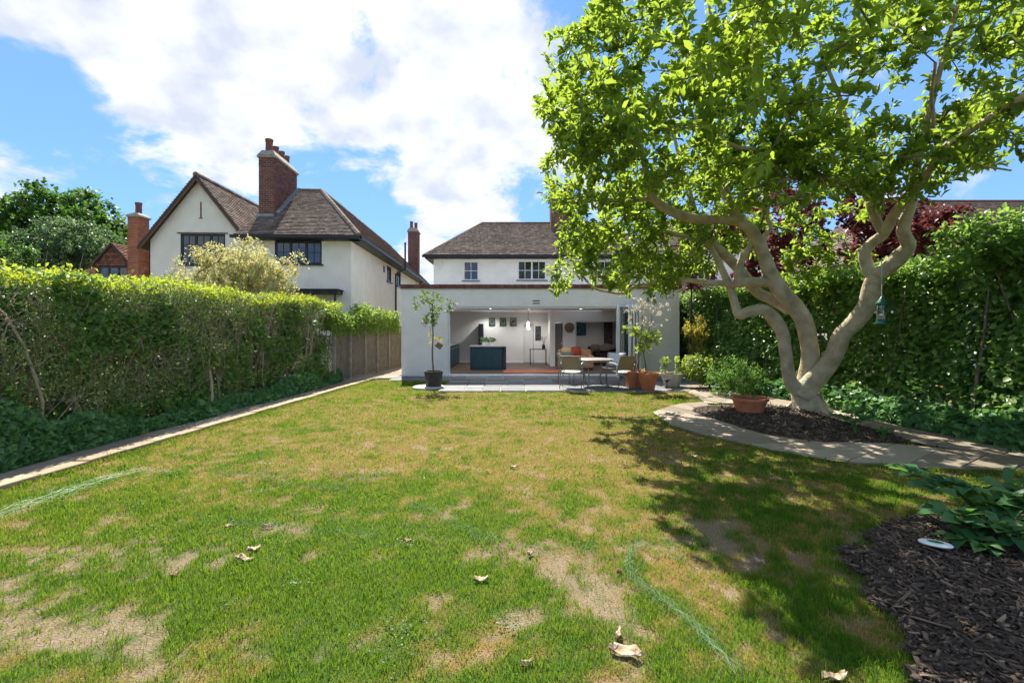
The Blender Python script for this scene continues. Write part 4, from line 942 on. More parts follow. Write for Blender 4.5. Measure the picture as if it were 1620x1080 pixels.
# ---- the big tree
TB=G(1279,652)
TREE=thing('magnolia_tree','large spreading tree with pale twisted trunks and glossy green leaves over the lawn','tree',TB)
def limb(pts): 
    return [P(x,y,Y) for x,y,Y,r in pts],[.90*r/F*Y for x,y,Y,r in pts]
LIMBS=[
 [(1281,668,8.78,27),(1280,655,8.8,24),(1277,640,8.85,22),(1272,622,8.9,21),(1268,606,8.9,17)],
 [(1270,625,8.86,14),(1258,612,8.85,12),(1249,598,8.8,10.5),(1243,558,8.75,10),(1238,527,8.7,10.5),(1224,504,8.65,12),(1209,490,8.6,9.5),(1187,492,8.6,9.5),(1170,497,8.65,9),(1163,482,8.8,7),(1156,457,9.0,6.5),(1144,430,9.2,6),(1130,400,9.4,5),(1112,372,9.6,4),(1098,350,9.8,3)],
 [(1270,625,8.95,16),(1276,600,8.95,15),(1282,565,8.9,14.5),(1278,532,8.85,14),(1270,504,8.8,14),(1252,479,8.75,14.5),(1233,457,8.7,14),(1218,430,8.65,12),(1208,403,8.6,10.5),(1199,381,8.55,10),(1186,361,8.5,10),(1169,350,8.45,10)],
 [(1169,350,8.45,9),(1140,347,8.35,8.5),(1100,346,8.2,8.5),(1067,337,8.05,8),(1042,322,7.9,7.5),(1029,305,7.8,6.5),(1022,272,7.7,5.5),(1015,235,7.6,4.8),(1006,200,7.5,4),(1000,150,7.3,3),(985,90,7.1,2.2),(975,30,6.9,1.6)],
 [(1171,352,8.45,8),(1158,330,8.4,8),(1147,303,8.3,7.5),(1138,267,8.2,6.5),(1127,217,8.1,6),(1126,167,8.0,5),(1122,120,7.9,4),(1128,60,7.8,3),(1120,-20,7.7,2.4),(1126,-120,7.6,1.6)],
 [(1213,420,8.64,7),(1211,400,8.7,6),(1208,378,8.75,5),(1219,360,8.8,4.2),(1213,340,8.9,3),(1222,310,9,2.2),(1230,270,9.1,1.6)],
 [(1225,448,8.68,9),(1205,446,8.7,9),(1180,446,8.75,8),(1164,450,8.8,6),(1120,446,9.0,4.6),(1086,443,9.2,4.2),(1056,442,9.5,4),(1028,450,9.8,3.6),(1006,453,10,3.2),(986,464,10.2,3),(961,461,10.4,2.4),(940,455,10.5,2),(917,432,10.6,1.4)],
 [(1170,446,8.78,8),(1168,431,8.75,6.5),(1176,406,8.7,6),(1193,380,8.6,5)],
 [(1250,490,8.95,10),(1222,474,9.0,9.5),(1197,461,9.1,9),(1178,436,9.2,9),(1150,406,9.4,8.5),(1128,385,9.5,8),(1108,360,9.6,6.5),(1096,325,9.7,5),(1085,280,9.8,4),(1070,230,9.9,3),(1060,180,10,2)],
 [(1124,386,9.5,5),(1086,375,9.6,4.6),(1042,364,9.8,4),(1020,362,9.9,3.4),(985,372,10.1,2.6),(950,370,10.3,2)],
 [(1042,364,9.8,3.5),(1060,410,10,3),(1035,432,10.1,3),(1012,428,10.2,2.4),(992,412,10.3,1.8)],
 [(1268,628,8.84,19),(1284,606,8.78,17),(1303,585,8.65,16),(1320,560,8.5,14.5),(1332,530,8.3,14),(1354,508,8.15,14.5),(1372,482,8.0,15),(1381,450,7.9,14.5),(1388,435,7.8,14)],
 [(1386,438,7.80,13),(1404,424,7.75,13),(1424,405,7.65,13.5),(1437,388,7.55,11),(1429,367,7.45,10),(1433,346,7.35,9),(1442,322,7.20,8),(1446,290,7.10,7),(1455,240,6.90,6),(1470,180,6.70,5),(1490,100,6.40,4),(1512,20,6.10,3),(1540,-80,5.80,2)],
 [(1382,440,7.85,10),(1373,424,7.90,10),(1368,400,7.90,9.5),(1380,384,7.80,8.5),(1398,370,7.60,9),(1414,340,7.30,8.5),(1432,318,7.00,8),(1456,291,6.60,7.5),(1475,262,6.20,6.5),(1500,232,5.70,6),(1545,200,5.10,6),(1620,152,4.50,6),(1700,90,4.20,4),(1760,30,4.20,2.6)],
 [(1398,370,7.60,7),(1385,345,7.65,8),(1372,310,7.70,6.5),(1352,290,7.70,5.5),(1330,288,7.60,5),(1290,280,7.40,4),(1250,283,7.20,3.4),(1215,292,7.00,2.6),(1180,302,6.80,1.8)],
 [(1385,345,7.65,6),(1395,300,7.50,5.5),(1415,272,7.20,5),(1440,250,6.90,4.6),(1459,222,6.60,4.2),(1476,198,6.30,3.6),(1474,150,5.90,3),(1480,100,5.40,2.4)],
 [(1240,284,7.15,3),(1225,262,7.10,3.6),(1200,238,7.10,3.6),(1165,232,7.10,3.2),(1140,215,7.10,2.6),(1115,170,7.10,2)],
 [(1459,222,6.60,3),(1490,228,6.30,2.6),(1540,258,5.90,2.2),(1600,270,5.60,1.6)],
 [(1015,235,7.6,3.6),(996,222,7.5,3.6),(965,212,7.4,3.2),(930,213,7.3,2.6),(905,210,7.3,2)],
 [(1035,312,7.85,4),(1010,316,7.8,3.6),(975,318,7.8,3),(945,310,7.8,2.4),(920,300,7.8,1.8)],
 [(1120,-20,7.7,2.4),(1060,-90,7.2,2.2),(1000,-150,6.6,1.6)],
 [(1372,310,7.70,5),(1350,240,7.90,4.4),(1330,160,8.10,3.6),(1300,80,8.30,2.8),(1290,-10,8.40,2)],
 [(1300,-10,9,2),(1310,-120,8.6,1.6)],
 [(1512,20,6.10,3),(1440,-60,5.30,2.4),(1380,-200,4.50,1.8)],
]
mb=MB(); RT=[]
for L_ in LIMBS:
    p,r=limb(L_); q,rr=catmull(p,r,6)
    nr=[]
    for i,(a,b) in enumerate(zip(q,rr)): nr.append(b*(1+.10*(VN(np.array([[a.x*3,a.y*3,a.z*3]]),1.7,2)[0]-.5)))
    mb.tube(q,nr,14 if rr[0]>.06 else 9)
    if L_ is not LIMBS[0]: RT+= [tuple(v) for v,rad in zip(q,rr) if rad<.085 or v.z>3.2]
# flare of the roots and the cut end of the low limb
for a in (0.3,1.5,2.6,3.7,5.0,5.9):
    d=Vector((math.cos(a),math.sin(a),0)); mb.tube([TB+d*.12+Vector((0,0,.34)),TB+d*.24+Vector((0,0,.12)),TB+d*.38+Vector((0,0,.01)),TB+d*.55+Vector((0,0,-.06))],[.09,.075,.05,.025],9)
mb.build('trunk',MATS['bark_pale'],TREE,smooth=True)
CROWN=[(905,-60),(930,40),(870,45),(858,70),(843,72),(862,140),(846,160),(856,200),(862,240),(860,300),(852,312),(884,345),(878,400),(864,432),(878,468),(892,478),(905,440),(935,452),(962,470),(985,468),(1010,455),(1040,492),(1062,470),(1095,440),(1135,436),(1150,395),(1185,400),(1230,470),(1270,475),(1330,468),(1370,440),(1385,400),(1360,375),(1420,318),(1500,296),(1540,275),(1600,252),(1700,240),(1900,200),(1900,-700),(900,-700)]
def crown_targets(n):
    out=[]
    c=np.array([4.4,7.6,4.5]); R=np.array([4.7,4.3,2.9])
    while len(out)<n:
        u=RNG.normal(size=(4000,3)); u=unit(u)*(RNG.random((4000,1))**(1/2.2)); p=c+u*R
        px=CX+F*p[:,0]/p[:,1]; py=HY-F*(p[:,2]-H)/p[:,1]
        ok=inpoly(px,py,CROWN)&(p[:,1]>3.1)&(p[:,0]+.19*p[:,2]>1.12+.25*VN(p,1.2,1))
        # the limbs below stay in view: nothing hangs in front of them
        ok&=~((py>330)&(px>1125)&(px<1470)&(p[:,1]<9.3))
        ok&=~((py>300)&(px>1000)&(px<1130)&(p[:,1]<8.3))
        ok&=~((py>395)&(px>1130)&(p[:,1]<9.6))
        ok&=~((p[:,0]>5.0)&(p[:,1]>8.0)&(RNG.random(len(p))<.85))
        ok&=VN(p+5,.95,2)>.445                            # gaps between the boughs
        for q in p[ok]: out.append(q)
    return np.array(out[:n])
T=crown_targets(2100)
def add_t(px0,px1,py0,py1,y0,y1,n):
    Y=RNG.uniform(y0,y1,n); x=RNG.uniform(px0,px1,n); yy=RNG.uniform(py0,py1,n)
    q=np.stack([(x-CX)/F*Y,Y,H-(yy-HY)/F*Y],-1)
    q=q[inpoly(x,yy,CROWN)]; return q
T=np.concatenate([T,add_t(858,1000,40,330,6.8,8.6,150),add_t(862,1060,300,480,8.4,10.6,170),add_t(1000,1200,330,440,9.4,10.6,60),add_t(1230,1375,330,470,9.3,10.2,70),add_t(1080,1240,230,330,8.6,9.8,50)])
arr,par,ends=grow(RT,T,.3)
twig_mesh('twigs',arr,par,len(RT),.0042,.42,MATS['bark_twig'],TREE,.035)
ep=np.array([arr[i] for i,_ in ends]); ed=np.array([arr[i]-arr[par[i]] for i,_ in ends])
c,d,nrm,sz=whorl(ep,ed,21,.080,.165,1.0,.28,.36)
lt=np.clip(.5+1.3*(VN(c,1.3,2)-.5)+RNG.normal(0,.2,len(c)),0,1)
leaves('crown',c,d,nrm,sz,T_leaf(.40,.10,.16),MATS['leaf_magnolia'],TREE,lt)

# ---- left hedge: woody, thin below, ivy in it, bright clipped top
def hedge_x(Y): return XH(Y)-.05
HEDGE=thing('clipped_hedge','tall clipped hedge with bare woody stems and bright leafy top along the straight path','hedge',(hedge_x(8),8,0))
Y0,Y1=1.0,14.0
def hface(Y,depth,z): return np.stack([hedge_x(Y)-depth,Y+depth*.08,z],-1)
def htop(Y): return 2.31+.05*np.sin(Y*1.7)+.05*np.sin(Y*4.1+1)
n=24000; Y=RNG.uniform(Y0,Y1,n); dp=RNG.uniform(-.06,1.25,n); z=htop(Y)+RNG.normal(0,.045,n)-.05*(dp<.08)-.10*RNG.random(n)
c=hface(Y,dp,z); d=rv(n)*.9+np.array([0,0,.7]); leaves('top_foliage',c,d,unit(rv(n)*.8+np.array([0,0,1])),RNG.uniform(.035,.07,n),T_simple(.6,.1),MATS['leaf_privet'],HEDGE)
def hmask(Y,z): 
    p=np.stack([Y,z*1.2,0*Y],-1); m=VN(p,1.5,3)*.75+VN(p+9,4.5,2)*.25
    # an open woody stretch on the left, a leafy bulge right of it
    m=m-.16*np.exp(-((Y-5.2)/.55)**2-((z-1.2)/.7)**2)+.17*np.exp(-((Y-6.4)/.5)**2-((z-1.3)/.7)**2)-.09*(Y>8.5)
    return m
n=90000; Y=RNG.uniform(Y0,Y1,n); z=RNG.uniform(.05,2.3,n); dp=np.abs(RNG.normal(0,.16,n))+.0
k=hmask(Y,z)+RNG.normal(0,.05,n)>.43; Y,z,dp=Y[k],z[k],dp[k]; n=len(Y)
bulge=.10*(VN(np.stack([Y,z,0*Y],-1)+4,1.6,2)-.5)
c=hface(Y,dp-bulge,z); d=rv(n)*.8+np.array([.5,-.2,-.1]); nr=unit(rv(n)*.7+np.array([.6,-.3,.6]))
k=VN(c+20,1.3,2)>.50
leaves('foliage',c[k],d[k],nr[k],RNG.uniform(.04,.085,k.sum()),T_ivy(),MATS['leaf_hedge'],HEDGE)
k=~k; leaves('foliage',c[k],d[k],nr[k],RNG.uniform(.028,.055,k.sum()),T_simple(.55,.1),MATS['leaf_greyhedge'],HEDGE)
n=26000; Y=RNG.uniform(Y0,Y1,n); z=RNG.uniform(.05,2.25,n); dp=RNG.uniform(.75,1.25,n); c=hface(Y,dp,z)
leaves('inner_foliage',c,rv(n),unit(rv(n)*.7+np.array([.6,-.3,.6])),RNG.uniform(.09,.16,n),T_simple(.85,.1),MATS['leaf_ivy'],HEDGE)
ns=0; Y=1.2
while Y<13.3:
    h=RNG.uniform(1.5,2.2); ln=RNG.normal(.12,.22); dp=RNG.uniform(.03,.28); r=RNG.choice([.010,.016,.026,.036],p=[.35,.35,.2,.1])
    pts=[]; 
    for s in np.linspace(0,1,7): pts.append(Vector((hedge_x(Y)-dp-.10*s+.09*math.sin(5*s+Y*3),Y+ln*s*h*.7+.12*math.sin(5.5*s+Y*7)+.05*math.sin(11*s+Y*5),h*s)))
    mb=MB(); mb.rnd(); mb.tube(pts,[r*(1-.6*s) for s in np.linspace(0,1,7)],7); mb.build('stem',MATS['stem_tan'],HEDGE,smooth=True); ns+=1
    Y+=RNG.uniform(.09,.26)
mb=MB()
for k in range(4200):
    Y=RNG.uniform(1.2,13.3); z=RNG.uniform(.45,2.2); dp=RNG.uniform(-.03,.3); a=RNG.normal(0,1.0); l=RNG.uniform(.12,.55)
    p=Vector((hedge_x(Y)-dp,Y,z)); d_=Vector((RNG.normal(0,.25),math.sin(a),abs(math.cos(a))*RNG.choice([1,1,.3]))); mb.rnd()
    q=p+d_*l*.5+Vector((RNG.normal(0,.03),RNG.normal(0,.04),RNG.normal(0,.03))); e=p+d_*l
    rr=RNG.uniform(.0025,.006); mb.tube([p,q,e],[rr,rr*.8,rr*.4],3,caps=False)
mb.build('twigs',MATS['stem_tan'],HEDGE,kind='stuff')
# ivy creeping along its foot
n=30000; Y=RNG.uniform(Y0,13.6,n); u=RNG.random(n); h=.02+.62*VN(np.stack([Y,0*Y,0*Y],-1)+60,1.1,3)**1.3+.5*np.exp(-((Y-5.1)/.7)**2)
out=(.07+.28*VN(np.stack([Y,0*Y,0*Y+3],-1),1.1,2)); a=u*math.pi/2
x=hedge_x(Y)+out*np.cos(a)*RNG.uniform(.75,1.03,n); z=.02+h*np.sin(a)*RNG.uniform(.8,1.1,n)
c=np.stack([x,Y,z],-1); d=rv(n)*.7+np.array([.45,-.25,-.35]); leaves('ground_ivy',c,d,unit(rv(n)*.6+np.array([.6,-.3,.7])),RNG.uniform(.045,.095,n),T_ivy(),MATS['leaf_ivy'],None,
    label='dark ivy spreading along the foot of the clipped hedge',cat='ivy',kind='stuff')

# ---- fence beyond the hedge, with climbers over its top
FE=thing('trellis_fence','weathered timber fence panels with diamond trellis between hedge and house','fence',(XH(15),15,0))
posts=[13.3,14.35,15.5,16.6,17.8,19.2]
for a,b in zip(posts[:-1],posts[1:]):
    pa=Vector((XH(a)-.02,a,0)); pb=Vector((XH(b)-.02,b,0)); dv_=(pb-pa); L_=dv_.length; dv_/=L_; nv=Vector((dv_.y,-dv_.x,0))
    k=int(L_/.12)
    for i in range(k):
        mb=MB(); q=pa+dv_*(L_*(i+.5)/k)-nv*(.03+.006*(i%2)); mb.rnd(); mb.bar(q+Vector((0,0,.12)),q+Vector((0,0,1.60)),L_/k-.006,.016,up=nv); mb.build('fence_board',MATS['wood_fence'],FE)
    mb=MB(); s=.11; 
    for sg in (1,-1):
        t=-1.5
        while t<L_:
            x0=t; z0,z1=.13,1.6; x1=t+1.47
            if sg==1: A,B=(x0,z0),(x1,z1)
            else: A,B=(x0,z1),(x1,z0)
            def clip(A,B):
                (xa,za),(xb,zb)=A,B
                if xa<0: za+=(zb-za)*(0-xa)/(xb-xa); xa=0
                if xb>L_: zb=za+(zb-za)*(L_-xa)/(xb-xa); xb=L_
                return (xa,za),(xb,zb)
            if x1>0.02 and x0<L_-.02:
                (xa,za),(xb,zb)=clip(A,B); o=nv*(.012+.009*(sg>0)); mb.rnd()
                mb.bar(pa+dv_*xa+o+Vector((0,0,za)),pa+dv_*xb+o+Vector((0,0,zb)),.014,.008,up=nv)
            t+=s
    mb.build('trellis',MATS['lattice'],FE,kind='stuff')
    mb=MB(); mb.bar(pa+Vector((0,0,.06)),pb+Vector((0,0,.06)),.03,.11); mb.build('gravel_board',MATS['wood_fence'],FE)
for a in posts:
    mb=MB(); x=XH(a)-.02; mb.bbox(x-.01,x+.075,a-.045,a+.045,0,1.72,.008); mb.build('fence_post',MATS['lattice'],FE)
CL=thing('fence_climber','leafy green climber tumbling over the top of the trellis fence','climber',(XH(15),15,1.5))
n=9000; Y=RNG.uniform(13.0,19,n); a=RNG.random(n); c=np.stack([XH(Y)-.2+.45*(RNG.random(n)-.35),Y,1.58+.62*RNG.random(n)**1.4*(.5+1.0*VN(np.stack([Y,0*Y,0*Y],-1),1.1,2))],-1)
c[:,2]-=.25*(c[:,0]>XH(Y)+.02)*RNG.random(n)
leaves('foliage',c,rv(n)*.7+np.array([.3,-.2,-.3]),unit(rv(n)*.7+np.array([.3,-.2,.8])),RNG.uniform(.06,.12,n),T_leaf(.5),MATS['leaf_climber'],CL)
mb=MB()
for k in range(10):
    y=13.3+.55*k; mb.tube([(XH(y)-.16,y,.05),(XH(y)-.2,y+.1,.9),(XH(y)-.14,y+.25,1.7),(XH(y)-.05,y+.6,1.95)],[.016,.013,.01,.005],6)
mb.build('stem',MATS['bark_twig'],CL,smooth=True,kind='stuff')

# ---- right hedge
def rx(Y): return np.interp(Y,[0,3,6,8.4,11,14,16.5],[7.4,7.1,6.75,6.55,6.15,5.7,5.55])
def rtop(Y): return np.interp(Y,[0,4,6,7.5,9,12,15],[2.7,2.7,2.6,2.6,2.65,2.65,2.6])+.25*(VN(np.stack([Y,0*Y,0*Y],-1)+33,.9,3)-.5)
RHG=thing('leafy_hedge','dense dark green hedge of broad leaves behind the big tree','hedge',(6.4,8.5,0))
n=62000; Y=RNG.uniform(.5,16.3,n); z=rtop(Y)*RNG.random(n)**.9; bul=.45*(VN(np.stack([Y,z,0*Y],-1)+14,1.0,3)-.5)
dp=np.abs(RNG.normal(0,.22,n)); c=np.stack([rx(Y)+dp-bul+.3*z/3,Y,z+.05],-1)
k=VN(c+40,2.6,2)>.36; c=c[k]; n=len(c)
d=unit(rv(n)*.6+np.array([-.65,-.3,-.35])); leaves('foliage',c,d,unit(rv(n)*.5+np.array([-.5,-.2,.8])),RNG.uniform(.06,.125,n),T_leaf(.62,.08,.1),MATS['leaf_beech'],RHG)
n=14000; Y=RNG.uniform(.5,16.3,n); c=np.stack([rx(Y)+RNG.uniform(-.1,1.3,n),Y,rtop(Y)+RNG.normal(0,.09,n)],-1)
leaves('top_foliage',c,rv(n)+np.array([0,0,.4]),unit(rv(n)*.6+np.array([0,0,1])),RNG.uniform(.06,.12,n),T_leaf(.6,.08,.1),MATS['leaf_beech'],RHG)
n=15000; Y=RNG.uniform(.5,16.3,n); c=np.stack([rx(Y)+RNG.uniform(.45,1.2,n),Y,rtop(Y)*RNG.random(n)],-1)
leaves('inner_foliage',c,rv(n),unit(rv(n)*.6+np.array([-1,-.2,.3])),RNG.uniform(.12,.2,n),T_simple(.8),MATS['leaf_ivy'],RHG)
for k in range(26):
    y=1+k*.58+RNG.uniform(-.2,.2); x=float(rx(y))+RNG.uniform(.1,.4); mb=MB(); l=RNG.normal(0,.3)
    mb.tube([(x,y,-.02),(x+.05,y+l*.3,.7),(x+.1,y+l*.8,1.5),(x+.15,y+l,2.3)],[.03,.026,.02,.01],7); mb.build('stem',MATS['bark_twig'],RHG,smooth=True)
n=9000; Y=RNG.uniform(3,14,n); a=RNG.random(n)*math.pi/2; hh=.22+.4*VN(np.stack([Y,0*Y,0*Y],-1)+71,1.0,2)
c=np.stack([rx(Y)-.02-.30*np.cos(a)*RNG.uniform(.4,1,n),Y,.03+hh*np.sin(a)*RNG.uniform(.6,1.1,n)],-1)
leaves('ground_ivy',c,rv(n)*.7+np.array([-.5,-.3,-.3]),unit(rv(n)*.6+np.array([-.5,-.3,.8])),RNG.uniform(.07,.13,n),T_ivy(),MATS['leaf_ivy'],None,label='broad ivy leaves along the foot of the hedge behind the big tree',cat='ivy',kind='stuff')

# ---- round-headed trees and shrubs
def bushy(name,label,cat,base,cen,R,ncl,per,lsz,mat,tpl,bark='bark_dark',trunk_r=.12,holes=.42,nsc=1.2,group=None,spread=1.0,lump=.35,zmin=-9,tw=.006):
    t=thing(name,label,cat,base,group=group); cen=np.array(cen); R=np.array(R,float); out=[]
    while len(out)<ncl:
        u=rv(3000); rad=RNG.random((3000,1))**(1/3.0); p=cen+u*R*rad*(1+lump*(VN(u*2.2+cen,1.0,2)[:,None]-.5)*2)
        ok=(VN(p+2,nsc,2)>holes)&(p[:,2]>zmin)
        out+=list(p[ok])
    T_=np.array(out[:ncl]); b=np.array(base); top=cen-np.array([0,0,R[2]*.25]); roots=[]
    q,rr=catmull([b,b*.5+top*.5+np.array([.02,.03,0])*R,top],[trunk_r,trunk_r*.75,trunk_r*.35],6)
    mb=MB(); mb.tube([Vector(v) for v in q],rr,9); roots=[tuple(v) for v in q[4:]]
    a_,p_,e_=grow(roots,T_,max(.12,R[0]*.12)); tm=twig_mesh('branches',a_,p_,len(roots),tw,.45,MATS[bark],t,trunk_r*.6,4)
    mb.build('trunk',MATS[bark],t,smooth=True)
    ep=np.array([a_[i] for i,_ in e_]); ed=np.array([a_[i]-a_[p_[i]] for i,_ in e_])
    c,d,nrm,sz=whorl(ep,ed,per,lsz*.7,lsz*1.3,spread,.15,lsz*3.5)
    c=c+rv(len(c))*lsz*1.6*RNG.random((len(c),1))
    leaves('crown',c,d,nrm,sz,tpl,MATS[mat],t,np.clip(.5*VN(c,nsc*1.2,2)+.25+RNG.normal(0,.18,len(c)),0,1)); return t
def at(px,py,Y): return tuple(P(px,py,Y))
b=P(105,520,46); bushy('broadleaf_tree','big round-headed green tree standing far behind the brick chimney','tree',(b.x,b.y,0),at(100,395,46),(6.4,5,6.2),950,28,.40,'leaf_fartree',T_simple(.8),trunk_r=.4,nsc=.45,holes=.34,lump=.2,group='trees beyond the left hedge',tw=.02)
b=P(115,520,34); bushy('willowy_tree','paler grey-green tree in front of the big round one','tree',(b.x,b.y,0),at(112,412,34),(4.3,3.5,2.9),600,28,.26,'leaf_farwillow',T_simple(.5),trunk_r=.25,nsc=.6,holes=.40,lump=.25,group='trees beyond the left hedge',tw=.014)
b=P(5,520,28); bushy('garden_tree','light green small tree at the left edge above the hedge','tree',(b.x,b.y,0),at(-5,415,28),(2.2,2,1.4),200,24,.2,'leaf_fartree',T_simple(.6),trunk_r=.15,nsc=.8,holes=.38,group='trees beyond the left hedge',tw=.01)
b=P(378,520,13); bushy('variegated_shrub','pale yellow variegated shrub rising above the clipped hedge','shrub',(b.x,b.y,0),at(375,452,13),(1.75,1.2,1.15),900,28,.085,'leaf_variegated',T_simple(.42),trunk_r=.07,nsc=1.6,holes=.36,lump=.4,bark='stem_tan')
b=P(1330,560,13); bushy('copper_tree','purple-red leaved tree behind the limbs of the big tree','tree',(8.6,12.6,0),at(1310,375,12.6),(3.1,1.6,1.75),420,26,.12,'leaf_acer',T_leaf(.7),trunk_r=.12,nsc=.9,holes=.42,tw=.008)
bushy('red_maple','small bright red maple against the house wall behind the low branch','tree',(5.3,14.2,0),at(1095,425,14.2),(.8,.6,.9),110,22,.09,'leaf_acer',T_leaf(.5),trunk_r=.05,nsc=1.4,holes=.35)
bushy('copper_shrub','dark red leaved shrub against the sky beyond the right hedge','shrub',(7.6,9.2,0),at(1470,356,8.9),(.6,.6,.42),90,22,.075,'leaf_acer',T_leaf(.7),trunk_r=.06,nsc=1.6,holes=.38)
bushy('bramble_arch','arching green vine rising above the right end of the hedge','climber',(7.6,6.6,0),at(1565,382,6.7),(.85,.5,.45),170,14,.085,'leaf_beech',T_leaf(.6),trunk_r=.03,nsc=1.8,holes=.42,bark='stem_tan',tw=.003)
bushy('golden_shrub','golden yellow shrub beside the lattice window','shrub',(5.35,14.0,0),at(1100,525,14.0),(.42,.4,.55),75,18,.055,'leaf_gold',T_leaf(.6),trunk_r=.03,nsc=2,holes=.3)
bushy('low_shrub','light green shrub at the hedge foot behind the cream planter','shrub',(5.25,12.4,0),at(1108,585,12.3),(.5,.4,.4),120,20,.07,'leaf_fig',T_leaf(.55),trunk_r=.03,nsc=2,holes=.3)
bushy('bedside_shrub','soft mid-green shrub behind the fern pot','shrub',(5.75,11.0,0),at(1165,600,11),(.75,.4,.5),170,20,.07,'leaf_fern',T_simple(.3),trunk_r=.03,nsc=2,holes=.3)

# ------------------------------------------------------------------ things in the garden
pm('pot_black',(.030,.029,.027),(.055,.052,.048),9,.6,.15,60); pm('pot_cream',(.42,.40,.33),(.55,.52,.44),5,.8,.25,50)
pm('sling_olive',(.25,.22,.13),(.31,.275,.17),40,.7,.3,300); pm('sling_grey',(.45,.46,.46),(.52,.53,.53),40,.7,.3,300)
pm('metal_frame',(.20,.20,.20),(.27,.27,.265),6,.4,metal=.5); pm('table_top',(.25,.23,.205),(.32,.295,.26),6,.35)
pm('wood_plaque',(.16,.10,.06),(.26,.17,.10),6,.8,.3,60,stretch=(1,1,6)); pm('feeder_green',(.02,.10,.075),None,rough=.4)
pm('seed',(.20,.15,.10),(.42,.36,.28),60,.9); pm('disc_white',(.78,.80,.79),None,rough=.4); pm('disc_green',(.01,.30,.06),None,rough=.4)
pm('grey_stone',(.22,.22,.21),(.34,.34,.32),9,.9,.4,50); pm('string',(.45,.55,.50),None,rough=.8)
leafmat('leaf_pale',[(.42,.38,.30),(.58,.54,.44),(.66,.60,.50)],(.6,.55,.4),.35,.6)
def pot(par,c,r0,r1,h,mat,rim=.03,soil=True,n=28):
    m=MB(); x,y,z=c
    m.lathe([(.001,.0),(r0,0),(r0+(r1-r0)*.5,h*.5),(r1,h-rim*1.6),(r1+rim*.7,h-rim*1.5),(r1+rim*.75,h),(r1-.012,h),(r1-.02,h-.05),(.001,h-.06)],(x,y,z),n)
    p=m.build('pot',mat,par,smooth=False)
    if soil: s=MB(); s.lathe([(.001,h-.045),(r1-.017,h-.05)],(x,y,z),n); s.build('soil',MATS['soil'],p)
    return p
def plant_on(t,roots,targets,per,lsz,mat,tpl,tw=.004,bark='bark_twig',spread=1.0,up=.2,step=.15,rmax=.02):
    a,p,e=grow(roots,targets,step); twig_mesh('branches',a,p,len(roots),tw,.45,MATS[bark],t,rmax,5)
    ep=np.array([a[i] for i,_ in e]); ed=np.array([a[i]-a[p[i]] for i,_ in e]); c,d,nr,sz=whorl(ep,ed,per,lsz*.7,lsz*1.3,spread,up,lsz*1.6)
    leaves('foliage',c,d,nr,sz,tpl,MATS[mat],t)
def pts_in(px0,px1,py0,py1,y0,y1,n,ell=True):
    o=[]
    while len(o)<n:
        u,v=RNG.uniform(-1,1,2)
        if ell and u*u+v*v>1: continue
        Y=RNG.uniform(y0,y1); o.append(tuple(P((px0+px1)/2+(px1-px0)/2*u,(py0+py1)/2+(py1-py0)/2*v,Y)))
    return np.array(o)
# left potted tree on its round stone
b=G(686,613); m=MB(); m.lathe([(.001,.045),(.40,.045),(.43,.03),(.43,-.02)],(b.x-.12,b.y-.02,0),30); m.build('stepping_stone',MATS['pale_stone'],smooth=False,label='round pale stepping stone under the black pot',cat='paving stone')
t=thing('potted_tree','slender small-leaved tree in a black pot left of the open doorway','potted tree',(b.x,b.y,.047))
pot(t,(b.x,b.y,.047),.205,.245,.40,MATS['pot_black'],.018)
q=[P(686,592,b.y),P(684,560,b.y),P(685,530,b.y),P(684,505,b.y),P(685,475,b.y),P(686,460,b.y)]; p_,r_=catmull(q,[.022,.02,.018,.014,.009,.004],5); m=MB(); m.tube(p_,r_,8); m.build('trunk',MATS['bark_twig'],t,smooth=True)
plant_on(t,[tuple(v) for v in p_[9:]],np.concatenate([pts_in(653,702,457,512,b.y-.35,b.y+.35,60),pts_in(664,690,500,522,b.y-.2,b.y+.2,12),pts_in(698,724,470,492,b.y-.1,b.y+.15,9)]),8,.075,'leaf_citrus',T_leaf(.45),.003)
plant_on(t,[tuple(p_[8])],np.concatenate([pts_in(676,686,520,548,b.y-.1,b.y+.1,5),pts_in(690,702,532,542,b.y-.1,b.y+.1,5)]),5,.07,'leaf_gold',T_leaf(.4),.002)
t=thing('hanging_plaque','small tilted wooden plaque tied to the stem of the potted tree','plaque',tuple(P(693,552,b.y-.08)))
m=MB(); c=P(694,547,b.y-.08); m.add([c+Vector((-.11,0,.0)),c+Vector((.03,0,-.10)),c+Vector((.12,0,.02)),c+Vector((-.02,0,.10)),c+Vector((-.11,.08,.0)),c+Vector((.03,.08,-.10)),c+Vector((.12,.08,.02)),c+Vector((-.02,.08,.10))],[(0,1,2,3),(7,6,5,4),(0,4,5,1),(1,5,6,2),(2,6,7,3),(3,7,4,0)]); m.build('board',MATS['wood_plaque'],t)
m=MB(); m.tube([c+Vector((-.10,.04,.02)),P(685,536,b.y-.03),c+Vector((-.02,.04,.09))],.004,5); m.build('tie',MATS['string'],t)
